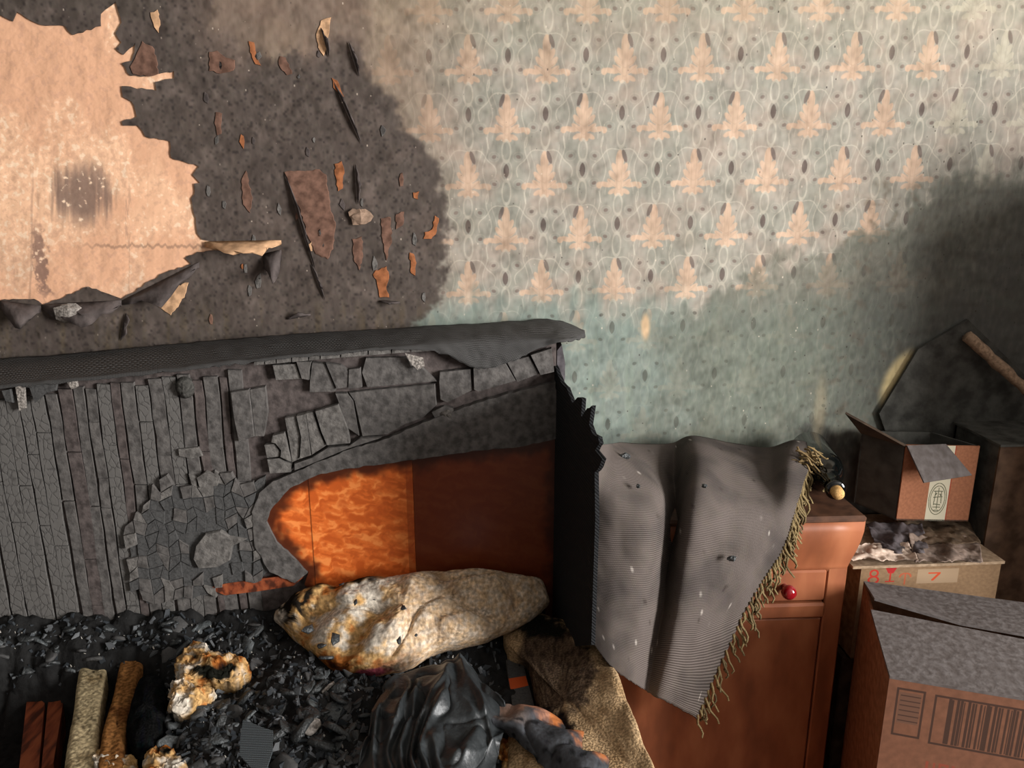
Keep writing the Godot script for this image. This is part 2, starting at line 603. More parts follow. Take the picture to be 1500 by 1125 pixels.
	# ash grit
	for i in 1500:
		var x := rng.randi_range(0, w - 4)
		var y := rng.randi_range(0, h - 4)
		var s := rng.randi_range(1, 2)
		var c := rgb(206, 190, 172) if rng.randf() < 0.55 else rgb(52, 46, 44)
		if x > 1500: c = rgb(60, 56, 50)
		img.fill_rect(Rect2i(x, y, s, s + rng.randi_range(0, 1)), img.get_pixel(x, y).lerp(c, rng.randf_range(0.2, 0.75)))
	return finish(img)

func plaster_texture() -> ImageTexture:
	var s := 640
	var big := noise_image(s, 21, 0.006, 4).get_data()
	var fine := noise_image(s, 22, 0.075, 5).get_data()
	var out := PackedByteArray()
	out.resize(s * s * 3)
	for j in s:
		for i in s:
			var q := proj(Vector3(-1.0 + 0.8 * (i + 0.5) / s, 1.87 - 0.8 * (j + 0.5) / s, 0))
			var v := big[j * s + i] / 255.0
			var g := fine[j * s + i] / 255.0
			var streak := nz.get_noise_2d(q.x * 0.09, q.y * 0.008)
			var c := Vector3(224, 174, 140).lerp(Vector3(240, 194, 158), ss(0.35, 0.7, v))
			c = c.lerp(Vector3(205, 160, 130), ss(0.1, 0.7, streak) * 0.4)
			c = c.lerp(Vector3(250, 222, 192), ss(0.60, 0.68, g) * 0.7 * ss(.35, .6, v))
			c = c.lerp(Vector3(200, 156, 130), ss(0.40, 0.30, g) * 0.4)
			var smut := in_ell(q + Vector2(streak, v - 0.5) * 24.0, Vector2(118, 288), Vector2(58, 62), 25)
			c = c.lerp(Vector3(120, 100, 90), ss(1.0, 0.35, smut) * 0.8 * ss(0.76, 0.66, g))
			var stain := in_ell(q + Vector2(g - 0.5, 0) * 22.0, Vector2(58, 385), Vector2(13, 70), -8)
			c = c.lerp(Vector3(132, 104, 92), ss(1.0, 0.5, stain) * 0.8 * ss(0.7, 0.6, g))
			c = c.lerp(Vector3(150, 118, 98), ss(3.0, 1.0, absf(q.y - 360.0 - streak * 6.0)) * 0.6 * ss(90, 160, q.x))
			c = c.lerp(Vector3(176, 140, 118), ss(2.2, 0.8, absf(q.x - 188.0 - streak * 9.0)) * 0.5 * ss(250, 300, q.y))
			c = c.lerp(Vector3(176, 140, 118), ss(2.2, 0.8, absf(q.x - 40.0 - v * 9.0)) * 0.5 * ss(240, 280, q.y))
			c = c.lerp(Vector3(160, 128, 108), ss(300, 440, q.y - q.x * 0.1) * ss(0.45, 0.62, v) * 0.35)
			var b := (j * s + i) * 3
			out[b] = int(c.x); out[b + 1] = int(c.y); out[b + 2] = int(c.z)
	return finish(Image.create_from_data(s, s, false, Image.FORMAT_RGB8, out))

func weave_images(size: int, ribs: int, warp: int) -> Image:
	# height of a ribbed weave
	var img := Image.create(size, size, false, Image.FORMAT_L8)
	for y in size:
		for x in size:
			var r := absf(sin(PI * y * ribs / size))
			var off := 0.5 if int(float(y) * ribs / size) % 2 else 0.0
			var t := absf(sin(PI * (float(x) * warp / size + off)))
			var v := 0.15 + 0.62 * pow(r, 0.6) + 0.23 * t * r
			img.set_pixel(x, y, Color(v, v, v))
	return img

func lines_on(img: Image, pts: Array, c: Color, wide: float) -> void:
	for i in pts.size() - 1:
		var n := int(pts[i].distance_to(pts[i + 1]) * 2.0) + 1
		for k in n + 1:
			var p: Vector2 = pts[i].lerp(pts[i + 1], float(k) / n)
			img.fill_rect(Rect2i(int(p.x - wide * 0.5), int(p.y - wide * 0.5), int(ceil(wide)), int(ceil(wide))), c)

# ---------------------------------------------------------------- the scene
func _ready() -> void:
	rng.seed = 4711
	nz.noise_type = FastNoiseLite.TYPE_SIMPLEX_SMOOTH
	nz.seed = 12
	nz.frequency = 1.0
	nz.fractal_octaves = 3
	ns.noise_type = FastNoiseLite.TYPE_SIMPLEX_SMOOTH
	ns.seed = 77
	ns.frequency = 1.0
	ns.fractal_type = FastNoiseLite.FRACTAL_NONE
	cam_basis = Basis(Vector3(AX.x, AY.x, AZ.x), Vector3(AX.y, AY.y, AZ.y), Vector3(AX.z, AY.z, AZ.z)).orthonormalized()
	var cam := Camera3D.new()
	cam.name = "camera"
	cam.fov = rad_to_deg(2.0 * atan(562.5 / FOCAL))
	cam.near = 0.02
	cam.transform = Transform3D(cam_basis, EYE)
	add_child(cam)
	cam.current = true
	var env := Environment.new()
	env.background_mode = Environment.BG_SKY
	var sky := Sky.new()
	var sm := ProceduralSkyMaterial.new()
	sm.sky_top_color = rgb(190, 200, 215)
	sm.sky_horizon_color = rgb(232, 226, 214)
	sm.ground_horizon_color = rgb(170, 160, 145)
	sm.ground_bottom_color = rgb(110, 104, 92)
	sky.sky_material = sm
	env.sky = sky
	env.background_energy_multiplier = 1.0
	env.tonemap_mode = Environment.TONE_MAPPER_LINEAR
	env.tonemap_exposure = 1.0
	env.sdfgi_enabled = true
	env.ssao_enabled = true
	env.ssil_enabled = true
	var we := WorldEnvironment.new()
	we.name = "world"
	we.environment = env
	add_child(we)
	# daylight in the window of the right-hand wall
	var day := AreaLight3D.new()
	day.name = "window_daylight"
	day.area_size = Vector2(1.0, 1.25)
	day.area_normalize_energy = true
	day.light_energy = 28.5
	day.light_color = Color(1.0, 0.992, 0.985)
	day.shadow_enabled = true
	day.set("area_range", 12.0)
	day.position = Vector3(2.66, 1.6, 2.15)
	day.rotation = Vector3(0, PI / 2, 0)
	add_child(day)

	make_materials()
	build_room()
	build_wall()
	build_bed()
	build_bedding()
	build_rug()
	build_cabinet()
	build_boxes()
	build_shade_cupboard()
	build_debris()


func make_materials() -> void:
	var fine := noise_image(256, 31, 0.05, 5)
	var coarse := noise_image(256, 32, 0.02, 5)
	var cells := noise_image(256, 33, 0.045, 2, FastNoiseLite.TYPE_CELLULAR)
	var fine_n := bump_texture(fine, 3.0)
	var coarse_n := bump_texture(coarse, 4.0)
	var grey := ramp_texture(fine, [[0.2, rgb(150, 150, 150)], [0.8, rgb(255, 255, 255)]])
	var blotch := ramp_texture(coarse, [[0.2, rgb(182, 180, 178)], [0.5, rgb(224, 222, 220)], [0.8, rgb(255, 253, 250)]])
	var speck := ramp_texture(cells, [[0.0, rgb(255, 255, 255)], [0.06, rgb(240, 236, 230)], [0.1, rgb(170, 168, 166)], [1.0, rgb(150, 150, 150)]])
	var cn := FastNoiseLite.new()
	cn.noise_type = FastNoiseLite.TYPE_CELLULAR
	cn.cellular_return_type = FastNoiseLite.RETURN_DISTANCE2_SUB
	cn.seed = 71
	cn.frequency = .05
	cn.fractal_type = FastNoiseLite.FRACTAL_NONE
	cn.domain_warp_enabled = true
	cn.domain_warp_amplitude = 12.0
	cn.domain_warp_frequency = .03
	var crack := cn.get_seamless_image(256, 256, false, false, 0.15)
	for y in 256:
		for x in 256:
			var v: float = smoothstep(.0, .16, crack.get_pixel(x, y).r) * .75 + fine.get_pixel(x, y).r * .25
			crack.set_pixel(x, y, Color(v, v, v))
	var crack_n := bump_texture(crack, 3.0)
	var crackle := ramp_texture(crack, [[0.05, rgb(198, 196, 194)], [0.4, rgb(230, 228, 226)], [1.0, rgb(255, 253, 250)]])
	M.char = tri_mat(mat(rgb(98, 95, 93), 0.75, 0.3), 9.0, blotch, fine_n, 0.5)
	M.char_check = tri_mat(mat(rgb(98, 96, 94), 0.75, 0.3), 6.5, crackle, crack_n, 0.4)
	M.char_check.uv1_scale = Vector3(7.5, 5.0, 7.5)
	M.char_brown = tri_mat(mat(rgb(92, 84, 82), 0.8, 0.3), 9.0, blotch, fine_n, 0.4)
	M.char_light = tri_mat(mat(rgb(112, 109, 106), 0.72, 0.35), 10.0, blotch, fine_n, 0.7)
	M.char_dark = tri_mat(mat(rgb(76, 76, 76), 0.8, 0.3), 9.0, crackle, coarse_n, 0.8)
	M.soot = tri_mat(mat(rgb(38, 38, 38), 0.85, 0.25), 9.0, blotch, coarse_n, 1.5)
	M.coal = tri_mat(mat(rgb(54, 57, 58), 0.5, 0.5), 14.0, blotch, fine_n, 2.0)
	M.coal_grey = tri_mat(mat(rgb(84, 89, 91), 0.55, 0.5), 14.0, blotch, fine_n, 2.0)
	M.ash = tri_mat(mat(rgb(168, 160, 152), 0.9, 0.2), 14.0, grey, fine_n, 1.0)
	M.dust = tri_mat(vmat(0.9, 0.2), 12.0, grey, fine_n, 1.0)
	M.cloth = tri_mat(vmat(0.95, 0.15), 16.0, grey, fine_n, 1.6)
	M.fluff = tri_mat(vmat(0.97, 0.1), 9.0, grey, coarse_n, 1.2)
	M.silk = tri_mat(mat(rgb(46, 50, 52), 0.46, 0.5), 12.0, blotch, fine_n, 0.5)
	var wood_img := noise_image(256, 35, 0.02, 5)
	wood_img.resize(256, 32, Image.INTERPOLATE_BILINEAR)
	wood_img.resize(256, 256, Image.INTERPOLATE_CUBIC)
	wood_img.rotate_90(CLOCKWISE)
	M.wood = mat(rgb(255, 255, 255), 0.5, 0.4)
	M.wood.albedo_texture = ramp_texture(noise_image(256, 36, 0.018, 5), [[0.2, rgb(120, 69, 44)], [0.5, rgb(138, 81, 52)], [0.8, rgb(152, 94, 62)]])
	M.wood.uv1_triplanar = true; M.wood.uv1_world_triplanar = true
	M.wood.uv1_scale = Vector3(3.0, 1.1, 3.0)
	M.burnt_top = tri_mat(mat(rgb(84, 56, 40), 0.6, 0.35), 6.0, blotch)
	M.slat = mat(rgb(255, 255, 255), 0.6, 0.4)
	M.slat.albedo_texture = ramp_texture(noise_image(256, 37, 0.02, 5), [[0.25, rgb(72, 34, 20)], [0.5, rgb(128, 62, 36)], [0.75, rgb(150, 80, 48)]])
	M.slat.uv1_triplanar = true; M.slat.uv1_world_triplanar = true
	M.slat.uv1_scale = Vector3(9.0, 6.0, 2.0)
	var card := ramp_texture(fine, [[0.2, rgb(205, 200, 196)], [0.8, rgb(255, 255, 255)]])
	M.card = tri_mat(mat(rgb(140, 96, 70), 0.9, 0.2), 4.0, card, fine_n, 0.4)
	M.card_dark = tri_mat(mat(rgb(78, 66, 56), 0.92, 0.2), 4.0, blotch, fine_n, 0.4)
	M.card_dust = tri_mat(mat(rgb(106, 100, 98), 0.95, 0.15), 5.0, card, fine_n, 0.3)
	M.card_tan = tri_mat(mat(rgb(150, 124, 92), 0.92, 0.2), 4.0, card, fine_n, 0.4)
	M.black_and_shaded_card = tri_mat(mat(rgb(82, 82, 78), 0.93, 0.2), 4.0, blotch, fine_n, 0.5)
	M.paper = tri_mat(vmat(0.85, 0.25), 8.0, card, fine_n, 0.25)
	# woven cloth
	var w := weave_images(256, 16, 24)
	M.weave_n = bump_texture(w, 5.0)
	M.rug = vmat(0.95, 0.15)
	M.rug.albedo_texture = ramp_texture(w, [[0.1, rgb(96, 92, 90)], [0.45, rgb(205, 200, 196)], [1.0, rgb(255, 252, 248)]])
	M.rug.normal_enabled = true
	M.rug.normal_texture = M.weave_n
	M.rug.normal_scale = 1.0
	M.burnt_weave = mat(rgb(78, 77, 76), 0.85, 0.3)
	M.burnt_weave.albedo_texture = ramp_texture(w, [[0.1, rgb(90, 90, 90)], [0.5, rgb(220, 218, 216)], [1.0, rgb(255, 255, 255)]])
	M.burnt_weave.normal_enabled = true
	M.burnt_weave.normal_texture = M.weave_n
	M.burnt_weave.uv1_scale = Vector3(7, 7, 7)
	M.yarn = tri_mat(vmat(0.95, 0.1), 40.0, grey)
	var glass := mat(Color(0.02, 0.03, 0.03), 0.06, 0.6)
	M.bottle = glass
	M.cork = tri_mat(mat(rgb(214, 172, 112), 0.9, 0.2), 60.0, blotch)
	M.red_knob = mat(rgb(120, 16, 22), 0.12, 0.6)
	M.pane = mat(Color(0.9, 0.95, 1.0, 0.08), 0.02, 0.5)
	M.pane.transparency = BaseMaterial3D.TRANSPARENCY_ALPHA
	M.white_paint = mat(rgb(214, 208, 196), 0.5, 0.4)
	M.room = tri_mat(mat(rgb(146, 144, 142), 0.95, 0.1), 1.2, blotch)
	M.ceiling = mat(rgb(160, 158, 155), 0.95, 0.1)
	M.floor = tri_mat(mat(rgb(92, 72, 56), 0.6, 0.3), 1.5, blotch)


func build_room() -> void:
	var x0 := -2.3
	var x1 := 2.7
	var z1 := 3.9
	var top := 2.6
	part(shell("floor", "brown wooden floor of the room"), "boards", box(Vector3(x0 - .15, -.1, -.15), Vector3(x1 + .15, 0, z1 + .15)), M.floor)
	part(shell("ceiling", "pale ceiling of the room"), "slab", box(Vector3(x0 - .15, top, -.15), Vector3(x1 + .15, top + .1, z1 + .15)), M.ceiling)
	part(shell("wall_left", "plain side wall of the room"), "slab", box(Vector3(x0 - .15, 0, 0), Vector3(x0, top, z1)), M.room)
	part(shell("wall_front", "plain wall facing the burnt wall"), "slab", box(Vector3(x0 - .15, 0, z1), Vector3(x1 + .15, top, z1 + .15)), M.room)
	var wr := shell("wall_right", "side wall with the window in it")
	part(wr, "pier", box(Vector3(x1, 0, 0), Vector3(x1 + .15, top, 1.62)), M.room)
	part(wr, "pier", box(Vector3(x1, 0, 2.68), Vector3(x1 + .15, top, z1)), M.room)
	part(wr, "apron", box(Vector3(x1, 0, 1.62), Vector3(x1 + .15, .95, 2.68)), M.room)
	part(wr, "lintel", box(Vector3(x1, 2.25, 1.62), Vector3(x1 + .15, top, 2.68)), M.room)
	var wn := shell("window_1", "white framed window with two panes")
	for z in [1.64, 2.15, 2.66]: part(wn, "frame_post", box(Vector3(x1 + .05, .95, z - .025), Vector3(x1 + .11, 2.25, z + .025), .004), M.white_paint)
	for y in [.975, 2.225]: part(wn, "frame_rail", box(Vector3(x1 + .05, y - .025, 1.62), Vector3(x1 + .11, y + .025, 2.68), .004), M.white_paint)
	for z in [1.90, 2.40]: part(wn, "pane", box(Vector3(x1 + .078, 1.0, z - .225), Vector3(x1 + .082, 2.2, z + .225)), M.pane)
	part(wn, "sill", box(Vector3(x1 - .06, .93, 1.60), Vector3(x1 + .05, .955, 2.70), .004), M.white_paint)


func px_poly(flat: Array, z: float) -> Array:
	var r := []
	for i in range(0, flat.size(), 2): r.append(P(flat[i], flat[i + 1], z))
	return r

func rough_line(pts: Array, step: float, amp: float) -> Array:
	# adds torn-looking points between the corners of a wall polygon
	var r := []
	for i in pts.size() - 1:
		var a: Vector3 = pts[i]
		var b: Vector3 = pts[i + 1]
		r.append(a)
		var n := int(a.distance_to(b) / step)
		for k in range(1, n):
			r.append(a.lerp(b, float(k) / n) + Vector3(rng.randf_range(-amp, amp), rng.randf_range(-amp, amp), 0))
	r.append(pts[-1])
	return r

func ragged(pts: Array, step: float, amp: float) -> Array:
	var closed := pts.duplicate()
	closed.append(pts[0])
	var r := rough_line(closed, step, amp)
	r.pop_back()
	return r

func build_wall() -> void:
	var wall := shell("wall_back", "burnt wall with torn and sooty patterned wallpaper over bare plaster")
	part(wall, "masonry", box(Vector3(-2.45, 0, -.15), Vector3(2.85, 2.6, -.003)), M.room)
	var pl := mat(Color.WHITE, 0.95, 0.15)
	pl.albedo_texture = plaster_texture()
	pl.uv1_scale = Vector3(1 / .8, -1 / .8, 1)
	pl.uv1_offset = Vector3(1.0 / .8, 1.87 / .8, 0)
	pl.normal_enabled = true
	pl.normal_texture = bump_texture(noise_image(512, 41, 0.03, 5), 3.0)
	pl.normal_scale = 0.5
	part(wall, "plaster", plate([Vector3(-1.0, 1.07, -.0006), Vector3(-.2, 1.07, -.0006), Vector3(-.2, 1.87, -.0006), Vector3(-1.0, 1.87, -.0006)], Vector3.BACK, .0025), pl, "bare pink-cream plaster patch speckled with white")
	var wp := mat(Color.WHITE, 0.93, 0.15)
	wp.albedo_texture = wallpaper_texture()
	wp.uv1_scale = Vector3(1 / (TX1 - TX0), -1 / (TY1 - TY0), 1)
	wp.uv1_offset = Vector3(-TX0 / (TX1 - TX0), TY1 / (TY1 - TY0), 0)
	wp.normal_enabled = true
	var wr := noise_image(512, 42, 0.04, 5)
	wr.resize(512, 150, Image.INTERPOLATE_BILINEAR)
	wr.resize(512, 512, Image.INTERPOLATE_CUBIC)
	wp.normal_texture = bump_texture(wr, 4.0)
	wp.normal_scale = 0.6
	M.wallpaper = wp
	# the torn edge round the bare plaster, from the top left corner to the lower left
	var z := .0025
	var tear := px_poly([-110, 24, 0, 22, 18, 31, 24, 17, 47, 31, 58, 36, 95, 38, 106, 51, 147, 38, 147, 20, 169, 2, 178, 33, 169, 49, 178, 62, 169, 71, 180, 80, 198, 62, 193, 89, 178, 93, 191, 111, 218, 111, 255, 104, 255, 115, 227, 120, 229, 133, 178, 126, 180, 142, 193, 149, 200, 171, 178, 178, 180, 184, 202, 184, 213, 200, 249, 207, 251, 231, 291, 244, 282, 256, 293, 268, 284, 269, 285, 284, 280, 291, 287, 320, 289, 342, 296, 351, 318, 356, 313, 367, 289, 369, 271, 378, 280, 387, 240, 400, 178, 438, 129, 420, 111, 427, 62, 447, 49, 438, 18, 438, 0, 440, -110, 436], z)
	tear = rough_line(tear, .007, .0016)
	var sheet_pts := [Vector3(TX0, TY1, z)]
	var bottom := Vector3(TX0, tear[-1].y, z)
	var a0: Vector3 = tear[0]
	sheet_pts = [Vector3(TX0, TY1, z), Vector3(TX1, TY1, z), Vector3(TX1, TY0, z), Vector3(TX0, TY0, z), bottom]
	tear.reverse()
	for p in tear: if p.x > TX0 + .004: sheet_pts.append(p)
	sheet_pts.append(Vector3(TX0, a0.y, z))
	part(wall, "wallpaper", plate(sheet_pts, Vector3.BACK, .0025), wp, "smoke-stained grey-green wallpaper with peach palmettes, burnt black at left")
	var sooty := tri_mat(mat(rgb(60, 59, 56), 0.95, 0.15), 3.0, M.soot.albedo_texture)
	part(wall, "wallpaper", plate([Vector3(TX1, .0, z), Vector3(2.7, .0, z), Vector3(2.7, 2.6, z), Vector3(TX1, 2.6, z)], Vector3.BACK, .0025), sooty)
	part(wall, "wallpaper", plate([Vector3(-2.3, TY1, z), Vector3(TX1, TY1, z), Vector3(TX1, 2.6, z), Vector3(-2.3, 2.6, z)], Vector3.BACK, .0025), tri_mat(mat(rgb(120, 108, 94), 0.95, 0.15), 3.0, M.soot.albedo_texture))
	part(wall, "wallpaper", plate([Vector3(-2.3, 0, z), Vector3(TX1, 0, z), Vector3(TX1, TY0, z), Vector3(-2.3, TY0, z)], Vector3.BACK, .0025), sooty)
	part(wall, "wallpaper", plate([Vector3(-2.3, TY0, z), Vector3(-.985, TY0, z), Vector3(-.985, TY1, z), Vector3(-2.3, TY1, z)], Vector3.BACK, .0025), sooty)
	# scraps where layers of paper have come off or hang on
	var brown := tri_mat(mat(rgb(124, 95, 82), 0.95, 0.1), 9.0, M.soot.albedo_texture)
	var orange := tri_mat(mat(rgb(164, 106, 72), 0.95, 0.1), 9.0, M.soot.albedo_texture)
	var cream := tri_mat(mat(rgb(218, 176, 138), 0.95, 0.1), 9.0, M.soot.albedo_texture)
	var scraps := [
		[brown, [416, 252, 440, 250, 468, 248, 478, 256, 483, 300, 492, 330, 488, 365, 480, 380, 462, 372, 452, 350, 440, 310, 424, 275]],
		[brown, [306, 76, 318, 74, 330, 84, 344, 88, 342, 103, 322, 108, 306, 104]],
		[cream, [470, 30, 485, 25, 482, 48, 474, 82, 466, 70, 463, 50]],
		[orange, [364, 60, 372, 62, 376, 80, 382, 96, 374, 94, 366, 76]],
		[orange, [490, 240, 500, 236, 504, 248, 502, 276, 495, 280, 492, 260]],
		[orange, [486, 114, 494, 118, 504, 142, 496, 136, 488, 128]],
		[brown, [410, 82, 418, 84, 428, 108, 420, 110, 408, 94]],
		[brown, [316, 164, 325, 166, 324, 196, 318, 198, 314, 180]],
		[orange, [605, 282, 614, 280, 612, 292, 606, 290]],
		[orange, [637, 316, 643, 320, 640, 338, 632, 350, 620, 350, 622, 340, 633, 336]],
		[orange, [600, 370, 606, 372, 610, 385, 608, 404, 602, 400]],
		[orange, [550, 396, 566, 390, 570, 404, 566, 424, 570, 436, 556, 436, 552, 415, 546, 402]],
		[brown, [580, 314, 592, 310, 590, 330, 580, 336]],
		[brown, [558, 320, 572, 318, 574, 350, 566, 382, 560, 350]],
		[brown, [516, 350, 530, 346, 532, 376, 526, 396, 518, 380]],
		[brown, [208, 60, 226, 72, 232, 108, 216, 112, 194, 108, 190, 98, 198, 84]],
		[brown, [354, 262, 360, 250, 370, 290, 366, 312, 356, 300]],
		[cream, [220, 18, 230, 14, 234, 30, 232, 48, 226, 40, 222, 28]],
		[cream, [218, 440, 240, 424, 276, 414, 270, 436, 250, 462, 236, 452]],
		[cream, [452, 358, 457, 354, 457, 368, 453, 368]],
	]
	for s in scraps:
		part(wall, "paper_scrap", plate(ragged(px_poly(s[1], .0042), .005, .0016), Vector3(0, 0, 1), .0016, .03), s[0])
	for k in 46:
		var c := Vector2(rng.randf_range(215, 640), rng.randf_range(20, 470))
		if c.x < 300 or c.x > 560 + c.y * .2 and c.y < 250: continue
		var pts := []
		var r := rng.randf_range(2.2, 6.5)
		for e in 6: pts.append(P(c.x + cos(TAU * e / 6) * r * rng.randf_range(.4, .9), c.y + sin(TAU * e / 6) * r * rng.randf_range(.8, 2.4), .0042))
		part(wall, "paper_scrap", plate(pts, Vector3(0, 0, 1), .0016, .05), [brown, M.char_brown, M.char, M.char_light, orange][mini(rng.randi() % 11, 4 if k % 5 == 0 else 3)])
	part(wall, "plaster_lump", lump(P(101, 459, .02), Vector3(.025, .018, .011), 5, 1.0), M.ash, "pale grey lump of plaster stuck to the burnt paper")
	part(wall, "plaster_lump", lump(P(526, 317, .008), Vector3(.019, .013, .005), 9, 2.2), tri_mat(mat(rgb(158, 134, 116), .95, .1), 12.0, M.soot.albedo_texture))
	# curled tongues of burnt paper standing off the wall
	var curls := [[300, 354, 412, 352, 20, .045, 1], [386, 372, 412, 366, 38, .03, 0], [416, 250, 462, 396, 4, .012, 0], [420, 468, 455, 462, -6, .012, 0], [62, 446, 178, 440, 26, .03, 0], [180, 440, 292, 384, 26, .022, 0], [0, 440, 60, 448, 30, .03, 0], [482, 84, 470, 40, 5, .012, 0], [488, 118, 530, 212, 4, .009, 0], [520, 240, 524, 300, 6, .010, 0], [455, 385, 476, 440, 3, .006, 0], [184, 458, 176, 500, 8, .012, 0], [510, 60, 526, 112, 5, .010, 0], [556, 440, 586, 442, 4, .014, 0]]
	for c in curls:
		var rows := []
		for i in 5:
			var t := i / 4.0
			var row := []
			for k in 9:
				var e := k / 8.0
				var px: float = lerpf(c[0], c[2], e)
				var py: float = lerpf(c[1], c[3], e)
				var wob := 1.0 + .8 * nz.get_noise_2d(px * .09 + py * .06, t * 2.0 + c[0])
				var dx := 0.0 if absf(c[2] - c[0]) > absf(c[3] - c[1]) else 1.0
				row.append(P(px + dx * c[4] * t * wob * sin(e * PI), py + (1.0 - dx) * c[4] * t * wob * (.3 + .7 * sin(e * PI)), .004 + c[5] * sin(t * 1.7) * sin(e * PI) * wob))
			rows.append(row)
		part(wall, "paper_curl", sheet(rows, .0012), cream if c[6] else M.char_brown)


func lump(at: Vector3, r: Vector3, sd: int, rough: float) -> SurfaceTool:
	var st := new_st()
	st.set_smooth_group(-1)
	var q := func(i: int, j: int) -> Vector3:
		var th := PI * i / 6.0
		var ph := TAU * (j % 9) / 9.0
		var d := Vector3(sin(th) * cos(ph), cos(th), sin(th) * sin(ph))
		return at + d * r * (1.0 + .35 * rough * n3(d + Vector3(sd, 0, 0), 1.3))
	for i in 6:
		for j in 9:
			var a: Vector3 = q.call(i, j)
			var b: Vector3 = q.call(i + 1, j)
			var c: Vector3 = q.call(i + 1, j + 1)
			var d: Vector3 = q.call(i, j + 1)
			if i < 5: facet(st, a, b, c, b - at)
			if i > 0: facet(st, a, c, d, a - at)
	return st


# ---------------------------------------------------------------- bed
func top_front(px: float) -> float:      # picture row of the front top edge of the headboard
	var k := [[-620, 640], [-200, 586], [0, 564], [120, 553], [250, 540], [330, 530], [400, 524], [500, 515], [650, 503], [830, 496], [900, 492]]
	for i in k.size() - 1:
		if px <= k[i + 1][0]: return lerpf(k[i][1], k[i + 1][1], (px - k[i][0]) / (k[i + 1][0] - k[i][0]))
	return 492.0

